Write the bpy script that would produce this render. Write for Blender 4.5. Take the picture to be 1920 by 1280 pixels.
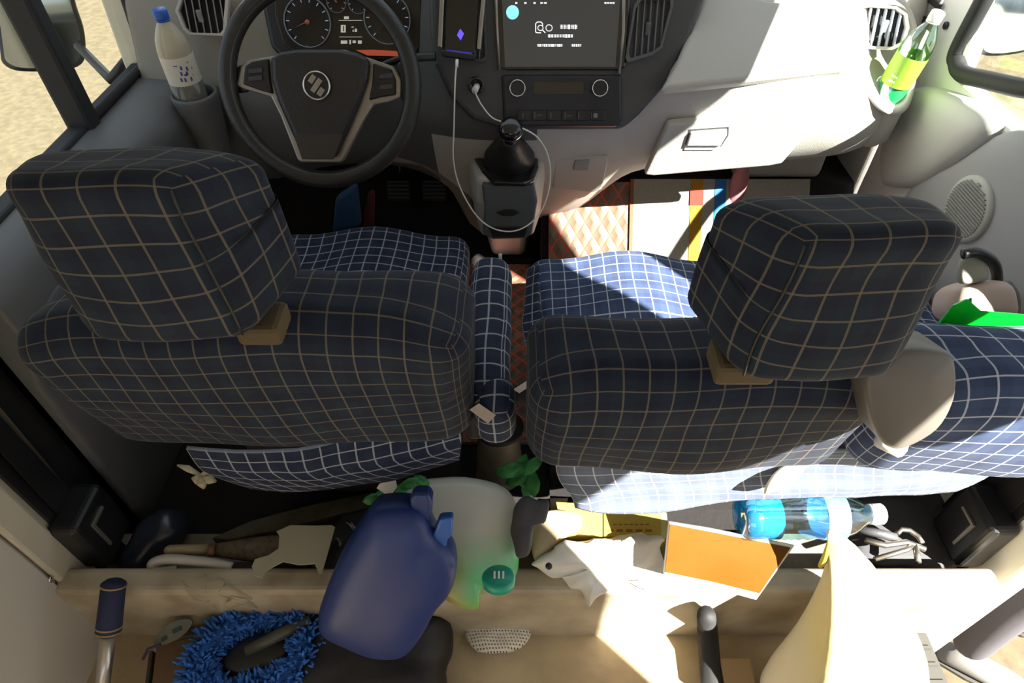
import bpy, bmesh, math, random
from mathutils import Vector, Matrix, noise, Euler
random.seed(7)
S = bpy.context.scene
COL = S.collection
for o in list(bpy.data.objects): bpy.data.objects.remove(o)

# ---------------------------------------------------------------- camera, world, sun, exposure
H = 1.38; PITCH = math.radians(46); F = 1200.0
cp, sp = math.cos(PITCH), math.sin(PITCH)
cam = bpy.data.cameras.new('camera'); camo = bpy.data.objects.new('camera', cam); COL.objects.link(camo)
camo.location = (0, 0, H); camo.rotation_euler = (math.pi/2-PITCH, 0, 0)
cam.sensor_width = 36; cam.lens = F/1920*36; cam.clip_start = .02; cam.clip_end = 200
S.camera = camo
W = bpy.data.worlds.new('sky'); S.world = W; W.use_nodes = True
wn = W.node_tree.nodes; wl = W.node_tree.links
bg = wn['Background']; bg.inputs[0].default_value = (.80, .87, 1, 1); bg.inputs[1].default_value = .92
SUN_DIR = Vector((-1, .95, -1.25)).normalized()
sl = bpy.data.lights.new('sun', 'SUN'); sl.energy = 24; sl.angle = math.radians(.6); sl.color = (1, .95, .86)
so = bpy.data.objects.new('sun', sl); COL.objects.link(so); so.location = (4, -4, 6)
so.rotation_euler = SUN_DIR.to_track_quat('-Z', 'Y').to_euler()
S.view_settings.view_transform = 'Standard'; S.view_settings.look = 'None'
S.view_settings.exposure = 0.55; S.view_settings.gamma = 1
S.view_settings.use_curve_mapping = False
S.cycles.max_bounces = 8

# ---------------------------------------------------------------- measuring helpers: photograph pixel -> world ray
def ray(u, v):
    a = (u-960)/F; b = -(v-640)/F
    return Vector((a, cp+sp*b, -sp+cp*b))
CAM = Vector((0, 0, H))
def PX(u, v, x=None, y=None, z=None, d=None):
    r = ray(u, v)
    if d is not None: t = d
    elif x is not None: t = x/r.x
    elif y is not None: t = y/r.y
    else: t = (z-H)/r.z
    return CAM + r*t
def PL(u, v, p, n):
    r = ray(u, v); return CAM + r*((Vector(p)-CAM).dot(n)/r.dot(n))

# ---------------------------------------------------------------- materials
MATS = {}
def mat(name, col, rough=.6, metal=0, spec=.5, emit=None, es=1, noise_amt=0, noise_scale=8, bump=0, bump_scale=60, trans=0, alpha=1, coat=0, col2=None, sheen=0):
    if name in MATS: return MATS[name]
    m = bpy.data.materials.new(name); m.use_nodes = True
    nt = m.node_tree; b = nt.nodes['Principled BSDF']
    b.inputs['Base Color'].default_value = (*col, 1); b.inputs['Roughness'].default_value = rough
    b.inputs['Metallic'].default_value = metal; b.inputs['Specular IOR Level'].default_value = spec
    if trans: b.inputs['Transmission Weight'].default_value = trans; b.inputs['IOR'].default_value = 1.33
    if alpha < 1: b.inputs['Alpha'].default_value = alpha
    if coat: b.inputs['Coat Weight'].default_value = coat
    if sheen: b.inputs['Sheen Weight'].default_value = sheen
    if emit: b.inputs['Emission Color'].default_value = (*emit, 1); b.inputs['Emission Strength'].default_value = es
    tc = nt.nodes.new('ShaderNodeTexCoord')
    if noise_amt or col2:
        n = nt.nodes.new('ShaderNodeTexNoise'); n.inputs['Scale'].default_value = noise_scale; n.inputs['Detail'].default_value = 6
        nt.links.new(tc.outputs['Object'], n.inputs['Vector'])
        r = nt.nodes.new('ShaderNodeValToRGB'); r.color_ramp.elements[0].position = .35; r.color_ramp.elements[1].position = .68
        c2 = col2 if col2 else tuple(c*(1-noise_amt) for c in col)
        r.color_ramp.elements[0].color = (*c2, 1); r.color_ramp.elements[1].color = (*col, 1)
        nt.links.new(n.outputs['Fac'], r.inputs[0]); nt.links.new(r.outputs[0], b.inputs['Base Color'])
    if bump:
        n2 = nt.nodes.new('ShaderNodeTexNoise'); n2.inputs['Scale'].default_value = bump_scale; n2.inputs['Detail'].default_value = 4
        nt.links.new(tc.outputs['Object'], n2.inputs['Vector'])
        bp = nt.nodes.new('ShaderNodeBump'); bp.inputs['Strength'].default_value = bump; bp.inputs['Distance'].default_value = .004
        nt.links.new(n2.outputs['Fac'], bp.inputs['Height']); nt.links.new(bp.outputs[0], b.inputs['Normal'])
    MATS[name] = m; return m

def math_n(nt, op, a, b=None):
    n = nt.nodes.new('ShaderNodeMath'); n.operation = op
    for i, x in enumerate((a, b)):
        if x is None: continue
        if isinstance(x, (int, float)): n.inputs[i].default_value = x
        else: nt.links.new(x, n.inputs[i])
    return n.outputs[0]

def lines_mask(nt, coord, pitch, width):
    f = math_n(nt, 'FRACT', math_n(nt, 'DIVIDE', coord, pitch))
    d = math_n(nt, 'ABSOLUTE', math_n(nt, 'SUBTRACT', f, .5))
    return math_n(nt, 'GREATER_THAN', d, .5-width/pitch/2)

def mix_rgb(nt, fac, a, b):
    n = nt.nodes.new('ShaderNodeMix'); n.data_type = 'RGBA'
    for k, x in ((0, fac), (6, a), (7, b)):
        if isinstance(x, tuple): n.inputs[k].default_value = (*x, 1)
        elif isinstance(x, (int, float)): n.inputs[k].default_value = x
        else: nt.links.new(x, n.inputs[k])
    return n.outputs[2]

def plaid(name, base, base2, line, pitch=.029, width=.0022):
    m = bpy.data.materials.new(name); m.use_nodes = True; nt = m.node_tree; b = nt.nodes['Principled BSDF']
    uv = nt.nodes.new('ShaderNodeUVMap'); sx = nt.nodes.new('ShaderNodeSeparateXYZ'); nt.links.new(uv.outputs[0], sx.inputs[0])
    mu = lines_mask(nt, sx.outputs[0], pitch, width); mv = lines_mask(nt, sx.outputs[1], pitch, width)
    bu = lines_mask(nt, sx.outputs[0], pitch*2, pitch); bv = lines_mask(nt, sx.outputs[1], pitch*2, pitch)
    band = math_n(nt, 'MULTIPLY', math_n(nt, 'ADD', bu, bv), .5)
    c = mix_rgb(nt, band, base, base2)
    # weave
    wv = nt.nodes.new('ShaderNodeTexNoise'); wv.inputs['Scale'].default_value = 900; nt.links.new(uv.outputs[0], wv.inputs['Vector'])
    c = mix_rgb(nt, math_n(nt, 'MULTIPLY', wv.outputs['Fac'], .22), c, tuple(min(1, x*2.2+.01) for x in base))
    c = mix_rgb(nt, math_n(nt, 'MULTIPLY', mu, .75), c, line)
    c = mix_rgb(nt, math_n(nt, 'MULTIPLY', mv, .75), c, line)
    nt.links.new(c, b.inputs['Base Color']); b.inputs['Roughness'].default_value = .85; b.inputs['Specular IOR Level'].default_value = .2
    b.inputs['Sheen Weight'].default_value = .03
    n2 = nt.nodes.new('ShaderNodeTexNoise'); n2.inputs['Scale'].default_value = 14; nt.links.new(uv.outputs[0], n2.inputs['Vector'])
    bp = nt.nodes.new('ShaderNodeBump'); bp.inputs['Strength'].default_value = .35; bp.inputs['Distance'].default_value = .01
    nt.links.new(n2.outputs['Fac'], bp.inputs['Height']); nt.links.new(bp.outputs[0], b.inputs['Normal'])
    MATS[name] = m; return m

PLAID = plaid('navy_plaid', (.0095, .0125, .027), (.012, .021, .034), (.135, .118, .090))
PLAIDL = plaid('sunlit_plaid', (.030, .045, .100), (.042, .066, .125), (.48, .52, .60))  # same seat cloth, with sunlight put into lighter base and line colours
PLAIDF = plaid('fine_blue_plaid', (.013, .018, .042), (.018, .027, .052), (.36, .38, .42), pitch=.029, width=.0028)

PLAIDS = plaid('sunlit_skirt_plaid', (.095, .115, .165), (.120, .145, .195), (.60, .62, .66))  # plaid for the passenger skirt, colour paled further to look sunlit
def quilt():
    m = bpy.data.materials.new('quilted_leatherette'); m.use_nodes = True; nt = m.node_tree; b = nt.nodes['Principled BSDF']
    tc = nt.nodes.new('ShaderNodeTexCoord'); sx = nt.nodes.new('ShaderNodeSeparateXYZ'); nt.links.new(tc.outputs['Object'], sx.inputs[0])
    s = math_n(nt, 'ADD', sx.outputs[0], sx.outputs[1]); d = math_n(nt, 'SUBTRACT', sx.outputs[0], sx.outputs[1])
    a = lines_mask(nt, s, .045, .005); c = lines_mask(nt, d, .045, .005)
    k = math_n(nt, 'MAXIMUM', a, c)
    col = mix_rgb(nt, k, (.17, .115, .08), (.60, .07, .04)); nt.links.new(col, b.inputs['Base Color']); b.inputs['Roughness'].default_value = .45
    fs = math_n(nt, 'ABSOLUTE', math_n(nt, 'SUBTRACT', math_n(nt, 'FRACT', math_n(nt, 'DIVIDE', s, .045)), .5))
    fd = math_n(nt, 'ABSOLUTE', math_n(nt, 'SUBTRACT', math_n(nt, 'FRACT', math_n(nt, 'DIVIDE', d, .045)), .5))
    h = math_n(nt, 'MULTIPLY', math_n(nt, 'SUBTRACT', .5, fs), math_n(nt, 'SUBTRACT', .5, fd))
    bp = nt.nodes.new('ShaderNodeBump'); bp.inputs['Distance'].default_value = .02; nt.links.new(h, bp.inputs['Height']); nt.links.new(bp.outputs[0], b.inputs['Normal'])
    MATS['quilt'] = m; return m
QUILT = quilt()

def glass_mat(name, tint=(1, 1, 1), fac=.08):
    m = bpy.data.materials.new(name); m.use_nodes = True; nt = m.node_tree; nt.nodes.remove(nt.nodes['Principled BSDF'])
    t = nt.nodes.new('ShaderNodeBsdfTransparent'); t.inputs[0].default_value = (*tint, 1)
    g = nt.nodes.new('ShaderNodeBsdfGlossy'); g.inputs['Roughness'].default_value = .05
    mx = nt.nodes.new('ShaderNodeMixShader'); mx.inputs[0].default_value = fac
    nt.links.new(t.outputs[0], mx.inputs[1]); nt.links.new(g.outputs[0], mx.inputs[2]); nt.links.new(mx.outputs[0], nt.nodes['Material Output'].inputs[0])
    MATS[name] = m; return m
GLASS = glass_mat('window_glass', (.94, .97, .95), .06)
CLEAR = glass_mat('clear_plastic', (.90, .93, .95), .22)
BLUEPET = glass_mat('blue_clear_plastic', (.62, .88, .97), .30)
GREENPET = glass_mat('green_clear_plastic', (.82, .97, .80), .40)

BEIGE = mat('beige_trim_plastic', (.50, .475, .44), .55, bump=.15, bump_scale=400)
GREYT = mat('grey_trim_plastic', (.30, .305, .30), .55, bump=.15, bump_scale=400)
DGREY = mat('dark_grey_plastic', (.060, .061, .066), .5, bump=.15, bump_scale=400)
LEFTG = mat('charcoal_trim_plastic', (.105, .108, .11), .55, bump=.15, bump_scale=400)
SLATE = mat('slate_console_plastic', (.085, .10, .11), .4)
BLACK = mat('black_plastic', (.012, .012, .013), .38)
GLOSSB = mat('gloss_black_plastic', (.01, .01, .012), .12, coat=.5)
RUBBER = mat('black_rubber', (.014, .014, .015), .7)
LEATHER = mat('black_leather', (.020, .019, .019), .42, bump=.25, bump_scale=160)
SILVER = mat('satin_silver', (.36, .34, .31), .35, metal=.7)
CHROME = mat('chrome', (.8, .8, .8), .12, metal=1)
CREAM = mat('cream_painted_metal', (.62, .56, .43), .45, noise_amt=.15, noise_scale=5)
PALE = mat('pale_body_paint', (.74, .735, .71), .4)
PANEL = mat('warm_grey_wall_panel', (.58, .54, .46), .55)
CARPET = mat('black_carpet', (.012, .010, .010), .95, bump=.5)
FLOORM = mat('worn_tan_floor', (.50, .40, .24), .6, col2=(.30, .22, .13), noise_scale=6, bump=.3)
TROUGH = mat('dusty_metal_tray', (.38, .33, .24), .6, col2=(.16, .13, .09), noise_scale=9)
HEADL = mat('headliner', (.55, .54, .5), .9)
WHITE = mat('white_plastic', (.80, .78, .74), .4)
GROUND = mat('dusty_ground', (.145, .118, .075), .95, spec=.1, col2=(.105, .085, .055), noise_scale=22, bump=.4, bump_scale=30)

# ---------------------------------------------------------------- object helpers
ORG = {}
def empty(name, loc, label=None, cat=None, group=None, parent=None, kind=None):
    o = bpy.data.objects.new(name, None); COL.objects.link(o); o.empty_display_size = .05
    loc = Vector(loc); ORG[o.name] = loc.copy()
    if parent: o.parent = parent; o.location = loc-ORG[parent.name]
    else: o.location = loc
    tag(o, label, cat, group, kind); return o
def tag(o, label=None, cat=None, group=None, kind=None):
    if label: o['label'] = label
    if cat: o['category'] = cat
    if group: o['group'] = group
    if kind: o['kind'] = kind
    return o
def mk(name, verts, faces, m, parent=None, smooth=True, uvs=None, bevel=0, seg=2, sub=0, solid=0, label=None, cat=None, group=None, kind=None, mats=None, fm=None, auto=None, crease=None):
    verts = [Vector(v) for v in verts]
    lo = Vector([min(v[i] for v in verts) for i in range(3)]); hi = Vector([max(v[i] for v in verts) for i in range(3)])
    c = (lo+hi)/2
    me = bpy.data.meshes.new(name); me.from_pydata([v-c for v in verts], [], faces)
    if uvs:
        l = me.uv_layers.new(name='UVMap')
        k = 0
        for p, fu in zip(me.polygons, uvs):
            for li, u in zip(p.loop_indices, fu): l.data[li].uv = u
    bm = bmesh.new(); bm.from_mesh(me); bmesh.ops.remove_doubles(bm, verts=bm.verts, dist=1e-5); bmesh.ops.recalc_face_normals(bm, faces=bm.faces); bm.to_mesh(me); bm.free()
    for mm in (mats or [m]): me.materials.append(mm)
    if fm:
        for p, i in zip(me.polygons, fm): p.material_index = i
    for p in me.polygons: p.use_smooth = smooth
    o = bpy.data.objects.new(name, me); COL.objects.link(o)
    ORG[o.name] = c
    if parent: o.parent = parent; o.location = c-ORG[parent.name]
    else: o.location = c
    if solid:
        md = o.modifiers.new('s', 'SOLIDIFY'); md.thickness = solid; md.offset = 0
    if bevel:
        md = o.modifiers.new('b', 'BEVEL'); md.width = bevel; md.segments = seg; md.limit_method = 'ANGLE'; md.angle_limit = math.radians(35)
        md.harden_normals = False
    if sub:
        md = o.modifiers.new('u', 'SUBSURF'); md.levels = sub; md.render_levels = sub
    if auto:
        try:
            me.shade_auto_smooth = True
        except Exception: pass
    tag(o, label, cat, group, kind)
    return o
class MB:
    def __init__(s): s.v = []; s.f = []; s.m = []; s.cur = 0
    def add(s, v, f):
        k = len(s.v); s.v += [Vector(x) for x in v]; s.f += [tuple(i+k for i in q) for q in f]; s.m += [s.cur]*len(f); return s
    def box(s, a, b, R=None, c=None):
        a = Vector(a); b = Vector(b)
        v = [Vector((x, y, z)) for x in (a.x, b.x) for y in (a.y, b.y) for z in (a.z, b.z)]
        if R is not None:
            cc = Vector(c) if c is not None else (a+b)/2
            v = [cc+R@(p-cc) for p in v]
        return s.add(v, [(0, 1, 3, 2), (4, 6, 7, 5), (0, 4, 5, 1), (2, 3, 7, 6), (0, 2, 6, 4), (1, 5, 7, 3)])
    def prism(s, pts, n, t, lift=0):
        n = Vector(n).normalized(); k = len(pts)
        fr = [Vector(p)+n*lift for p in pts]; bk = [p-n*t for p in fr]
        return s.add(fr+bk, [tuple(range(k)), tuple(range(2*k-1, k-1, -1))]+[(i, i+k, (i+1) % k+k, (i+1) % k) for i in range(k)])
    def tube(s, pts, r, n=8, caps=True, closed=False):
        pts = [Vector(p) for p in pts]; N = len(pts); rs = r if isinstance(r, (list, tuple)) else [r]*N
        up = None; rings = []
        for i in range(N):
            if closed: t = pts[(i+1) % N]-pts[i-1]
            else: t = pts[min(i+1, N-1)]-pts[max(i-1, 0)]
            if t.length < 1e-9: t = Vector((0, 0, 1))
            t.normalize()
            if up is None:
                up = Vector((0, 0, 1)) if abs(t.z) < .9 else Vector((1, 0, 0))
            a = t.cross(up)
            if a.length < 1e-6: a = t.orthogonal()
            a.normalize(); b = a.cross(t).normalized(); up = b
            rings.append([pts[i]+(a*math.cos(2*math.pi*j/n)+b*math.sin(2*math.pi*j/n))*rs[i] for j in range(n)])
        v = [p for q in rings for p in q]; f = []
        for i in range(N if closed else N-1):
            i2 = (i+1) % N
            for j in range(n): f.append((i*n+j, i*n+(j+1) % n, i2*n+(j+1) % n, i2*n+j))
        if caps and not closed: f += [tuple(range(n))[::-1], tuple(range((N-1)*n, N*n))]
        return s.add(v, f)
    def lathe(s, prof, o, ax=(0, 0, 1), n=28, caps=True):
        ax = Vector(ax).normalized(); a = ax.orthogonal().normalized(); b = ax.cross(a); o = Vector(o)
        v = [o+ax*h+(a*math.cos(2*math.pi*j/n)+b*math.sin(2*math.pi*j/n))*max(r, 1e-5) for r, h in prof for j in range(n)]
        f = [(i*n+j, i*n+(j+1) % n, (i+1)*n+(j+1) % n, (i+1)*n+j) for i in range(len(prof)-1) for j in range(n)]
        if caps: f += [tuple(range(n))[::-1], tuple(range((len(prof)-1)*n, len(prof)*n))]
        return s.add(v, f)
    def dome(s, pts, n, hs, back=True, cen=None):
        """closed inflated shape over an outline: hs = list of (scale, height along n)"""
        n = Vector(n).normalized(); pts = [Vector(p) for p in pts]; k = len(pts)
        c = Vector(cen) if cen is not None else sum(pts, Vector())/k
        v = []
        for sc, h in hs: v += [c+(p-c)*sc+n*h for p in pts]
        f = [(i*k+j, i*k+(j+1) % k, (i+1)*k+(j+1) % k, (i+1)*k+j) for i in range(len(hs)-1) for j in range(k)]
        f += [tuple(range(k))[::-1], tuple(range((len(hs)-1)*k, len(hs)*k))]
        return s.add(v, f)
    def build(s, name, m, parent=None, **k):
        if len(set(s.m)) > 1: k['fm'] = s.m
        return mk(name, s.v, s.f, m, parent, **k)

def crom(pts, n=6, closed=False):
    pts = [Vector(p) for p in pts]; N = len(pts); out = []
    for i in range(N if closed else N-1):
        g = (lambda j: pts[j % N]) if closed else (lambda j: pts[max(0, min(N-1, j))])
        a, b, c, d = g(i-1), g(i), g(i+1), g(i+2)
        for k in range(n):
            t = k/n
            out.append(.5*((2*b)+(c-a)*t+(2*a-5*b+4*c-d)*t*t+(3*b-a-3*c+d)*t**3))
    if not closed: out.append(pts[-1])
    return out

def rbox(w, d, h, r, n=18, f=None):
    """rounded box with plaid uv in metres; f deforms a point. returns verts, faces, uvs"""
    hs = (w/2, d/2, h/2); V = []; Fa = []; U = []
    def samp(hh):
        # denser near the edges
        out = []
        for i in range(n+1):
            t = -1+2*i/n; out.append(hh*(math.sin(t*math.pi/2)*.35+t*.65))
        return out
    for ax in range(3):
        a, b = [(1, 2), (0, 2), (0, 1)][ax]
        A, B = samp(hs[a]), samp(hs[b])
        for sg in (-1, 1):
            k = len(V); uv = []
            for i in range(n+1):
                for j in range(n+1):
                    c = Vector((0, 0, 0)); c[ax] = sg*hs[ax]; c[a] = A[i]; c[b] = B[j]
                    inn = Vector([max(-(hs[q]-r), min(hs[q]-r, c[q])) for q in range(3)])
                    p = inn+(c-inn).normalized()*r
                    V.append(f(p) if f else p)
                    if ax == 1: uv.append((c.x, c.z if sg < 0 else -c.z))
                    elif ax == 2: uv.append((c.x, hs[2]+hs[1]+c.y-.4*r+.012))
                    else: uv.append((c.y+.004, c.z))
            for i in range(n):
                for j in range(n):
                    q = (k+i*(n+1)+j, k+(i+1)*(n+1)+j, k+(i+1)*(n+1)+j+1, k+i*(n+1)+j+1)
                    Fa.append(q); U.append([uv[x-k] for x in q])
    return V, Fa, U

def wr(p, amp, sc):
    q = Vector(p)*sc
    return Vector((noise.noise(q), noise.noise(q+Vector((9, 3, 1))), noise.noise(q+Vector((2, 7, 5)))))*amp
# ================================================================ SETTING
XL, XR = -.85, .93
def yz_prism(x0, x1, pts):
    return [Vector((x1, y, z)) for y, z in pts], Vector((1, 0, 0)), x1-x0
def wall_part(b, x0, x1, pts):
    P_, n_, t_ = yz_prism(x0, x1, pts); b.prism(P_, n_, t_)
# side walls
b = MB()
for pts in ([(-1.3, -.2), (.51, -.2), (.51, .78), (-1.3, .78)], [(-1.3, 1.42), (.51, 1.42), (.51, 1.56), (-1.3, 1.56)], [(-1.3, .78), (-1.15, .78), (-1.15, 1.42), (-1.3, 1.42)], [(-.15, .78), (.51, .78), (.51, 1.42), (-.15, 1.42)],                     # rear side panel; its unseen window opening is added for skylight
            [(.51, -.2), (.70, -.2), (.66, .76), (.60, 1.56), (.51, 1.56)],              # door pillar
            [(.70, -.2), (1.80, -.2), (1.80, .42), (.70, .42)],
            [(1.50, .40), (1.80, .40), (1.80, .98), (1.52, .98), (1.49, .76)],
            [(1.52, .98), (1.80, .98), (1.25, 1.56), (1.12, 1.56)],
            [(.60, 1.33), (1.34, 1.33), (1.12, 1.56), (.60, 1.56)]):
    wall_part(b, XL-.05, XL, pts)
b.build('wall_left', CREAM, smooth=False, kind='structure', bevel=.006)
b = MB()
for pts in ([(-1.3, -.2), (-.27, -.2), (-.27, 1.56), (-1.3, 1.56)],
            [(.51, -.2), (.70, -.2), (.66, .76), (.60, 1.56), (.51, 1.56)],
            [(1.50, -.2), (1.80, -.2), (1.80, .98), (1.52, .98)],
            [(1.52, .98), (1.80, .98), (1.25, 1.56), (1.12, 1.56)],
            [(.60, 1.46), (1.22, 1.46), (1.12, 1.56), (.60, 1.56)]):
    wall_part(b, XR, XR+.05, pts)
wall_part(b, XR, XR+.05, [(-.28, 1.49), (-.02, 1.49), (.04, 1.26), (.26, 1.26), (.29, 1.56), (-.28, 1.56)])  # unseen door header, its step added to shape the sun patch on the cushion
b.build('wall_right', PALE, smooth=False, kind='structure', bevel=.006)
b = MB(); b.box((XL-.05, -1.35, -.2), (XR+.05, -1.3, .75)); b.box((XL-.05, -1.35, 1.45), (XR+.05, -1.3, 1.6)); b.box((XL-.05, -1.35, .75), (XL+.15, -1.3, 1.45)); b.box((XR-.15, -1.35, .75), (XR+.05, -1.3, 1.45)); b.build('wall_back', PANEL, kind='structure', smooth=False)  # unseen rear window opening, added to let skylight into the back
MB().box((XL-.05, 1.78, -.2), (XR+.05, 1.82, .96)).build('wall_front', CARPET, kind='structure', smooth=False)
MB().box((XL-.05, -1.35, 1.56), (XR+.05, 1.20, 1.62)).build('ceiling', HEADL, kind='structure', smooth=False)
# floors: cab floor at .06 with tray behind the seats, lower rear floor
b = MB(); b.box((XL, .66, -.04), (XR, 1.80, .06)); b.prism([(0+XR, 1.50, .06), (XR, 1.78, .45), (XR, 1.80, .06)], (1, 0, 0), XR-XL)
b.box((.081, .74, .05), (XR, 1.79, .235)); b.prism([(.081, 1.36, .23), (.081, 1.52, .43), (.081, 1.8, .43), (.081, 1.8, .23)], (-1, 0, 0), XR-.081); b.build('floor', CARPET, kind='structure', smooth=False)
MB().box((XL, .53, -.04), (XR, .66, .10)).build('trim_1', TROUGH, kind='structure', smooth=False)
MB().box((XL, .485, -.06), (XR-.02, .535, .215)).build('trim_2', mat('cream_step_edge', (.50, .43, .31), .5, col2=(.30, .24, .16), noise_scale=10), kind='structure', smooth=False, bevel=.012, seg=3)
MB().box((XL, -1.3, -.06), (.845, .50, 0)).build('floor_rear', FLOORM, kind='structure', smooth=False, bevel=.004)
# raised tunnel between the seats
MB().box((-.16, .62, .05), (.08, 1.8, .20)).build('trim_3', CARPET, kind='structure', smooth=False, bevel=.02)
# glazing
def pane(name, pts, m=None):
    pts = [Vector(p) for p in pts]; n = (pts[1]-pts[0]).cross(pts[2]-pts[0]); b = MB(); b.prism(pts, n, .004); return b.build(name, GLASS, smooth=False, kind='structure')
x = XL-.025
w = pane('window_1', [(x, .68, .74), (x, 1.19, .74), (x, 1.19, 1.34), (x, .62, 1.34)])
b = MB(); 
for a, c in (((.68, .745), (1.49, .765)),): b.box((XL-.03, a[0], a[1]), (XL+.008, c[0], c[1]))
b.build('window_seal', RUBBER, w, smooth=False, bevel=.006)
w = pane('window_2', [(x, 1.21, .74), (x, 1.50, .74), (x, 1.53, .98), (x, 1.30, 1.34), (x, 1.21, 1.34)])
b = MB(); b.box((XL-.035, 1.185, .73), (XL+.018, 1.225, 1.34)); b.build('window_divider', RUBBER, w, smooth=False, bevel=.008)
b = MB(); b.tube([(XL+.006, 1.225, .765), (XL+.006, 1.47, .765), (XL+.006, 1.492, .80), (XL+.006, 1.52, .98), (XL+.006, 1.30, 1.33)], .010, 8); b.build('window_seal', RUBBER, w)
x = XR+.025
w = pane('window_3', [(x, .68, .80), (x, 1.36, .80), (x, 1.40, .98), (x, 1.22, 1.46), (x, .62, 1.46)])
RR = [PX(1920, 166, x=XR), PX(1850, 150, x=XR), PX(1805, 138, x=XR), PX(1795, 118, x=XR), PX(1797, 92, x=XR), PX(1850, -10, x=XR), PX(1900, -110, x=XR)]
RR = [PX(1990, 176, x=XR)]+RR
RR += [Vector((XR, 1.20, 1.44)), Vector((XR, 1.05, 1.47)), Vector((XR, .70, 1.47)), Vector((XR, .645, 1.40)), Vector((XR, .67, .90)), Vector((XR, .72, .815)), Vector((XR, .85, RR[0].z-.005))]
b = MB(); b.tube(crom(RR, 6, True), .017, 10, closed=True); b.build('window_seal', RUBBER, w)
pane('window_4', [(XL, 1.78, .96), (XR, 1.78, .96), (XR, 1.19, 1.58), (XL, 1.19, 1.58)])

# front doors
def door_skin(sgn, X, y0, y1, ztop, name, m):
    r = empty(name, (X, (y0+y1)/2, .0), kind='structure')
    return r
d1 = empty('door_1', (XL, .98, 0), kind='structure')
# deep sill that runs into the dashboard end
V = []; N = 10
ys = [.70, .80, .95, 1.10, 1.25, 1.38, 1.44]
prof = lambda w, zt: [(0, zt+.012), (w*.55, zt+.010), (w*.85, zt-.004), (w, zt-.03), (w, zt-.10), (w*.55, zt-.20), (w*.45, .06)]
rows = []
for y in ys:
    w_ = .085+.06*max(0, min(1, (y-1.0)/.3)); zt = .745
    rows.append([Vector((XL+dx, y, z)) for dx, z in prof(w_, zt)]+[Vector((XL, y, .06))])
v = [p for r_ in rows for p in r_]; k = len(rows[0])
f = [(i*k+j, i*k+j+1, (i+1)*k+j+1, (i+1)*k+j) for i in range(len(rows)-1) for j in range(k-1)]+[tuple(range(k)), tuple(range((len(rows)-1)*k, len(rows)*k))]
mk('door_panel', v, f, LEFTG, d1, bevel=.01, seg=3)
MB().prism([PX(*p, x=XL+.10) for p in ((285, 262), (330, 262), (330, 274), (283, 274))], (0, 0, 1), .01).build('window_switch', BLACK, d1, smooth=False)
d2 = empty('door_2', (XR, 1.1, 0), kind='structure')
wallpts = [(.70, -.02), (1.495, -.02), (1.495, .98), (1.40, .98), (1.345, .87), (1.33, .80), (.68, .80)]
b = MB(); wall_part(b, XR+.0, XR+.04, wallpts); b.build('door_panel', PALE, d2, smooth=False, bevel=.012, seg=3)
# sculpted armrest bulge
def bulge(name, px, x, h, m, par, hs=((1, 0), (.97, .5), (.86, .85), (.6, 1.0), (.2, 1.02))):
    pts = crom([PX(u, v_, x=x) for u, v_ in px], 5, True)
    b = MB(); b.dome(pts, (-1, 0, 0), [(1, -.01)]+[(s_, h*q) for s_, q in hs]); return b.build(name, m, par)
ARM = mat('pale_grey_door_trim', (.54, .545, .51), .5)
bulge('armrest', [(1735, 162), (1780, 168), (1850, 196), (1882, 225), (1868, 262), (1800, 310), (1735, 348), (1680, 352), (1664, 340), (1664, 285), (1690, 220), (1715, 175)], XR, .035, ARM, d2)
bulge('map_pocket', [(1735, 330), (1800, 300), (1880, 250), (1960, 260), (2000, 420), (1960, 560), (1800, 620), (1720, 520), (1690, 400)], XR, .02, mat('grey_door_cloth', (.38, .385, .40), .7), d2)
sp_c = PX(1818, 392, x=XR-.02)
spk = MB(); spk.lathe([(.062, -.008), (.066, .0), (.066, .006), (.058, .009)], sp_c, (-1, 0, 0), 40); spk = spk.build('speaker_grille', ARM, d2)
b = MB()
for i in range(-9, 10):
    hh = i*.0062; L = math.sqrt(max(0, .056**2-hh*hh))
    b.box((sp_c.x-.0125, sp_c.y-L, sp_c.z+hh-.0014), (sp_c.x-.009, sp_c.y+L, sp_c.z+hh+.0014))
b.build('grille_slats', GREYT, spk, smooth=False)
b = MB(); b.lathe([(.008, 0), (.008, .004), (.006, .005)], PX(1775, 48, x=XR-.001), (-1, 0, 0), 16); b.build('panel_screw', BLACK, d2)
# hinge pillar strip with marks
b = MB(); b.prism([PX(u, v_, x=XR-.006) for u, v_ in ((1735, -40), (1775, -40), (1755, 10), (1720, 78), (1690, 150), (1668, 130), (1700, 40))], (-1, 0, 0), .008)
b.build('trim_4', GREYT, kind='structure', smooth=False)
b = MB()
for a, c in (((1738, 2), (1764, 8)), ((1728, 26), (1744, 60)), ((1710, 34), (1722, 52))):
    p0 = PX(*a, x=XR-.010); p1 = PX(*c, x=XR-.010); b.box((XR-.012, p0.y, p0.z), (XR-.006, p1.y, p1.z))
b.build('trim_5', BLACK, kind='structure', smooth=False)
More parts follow.
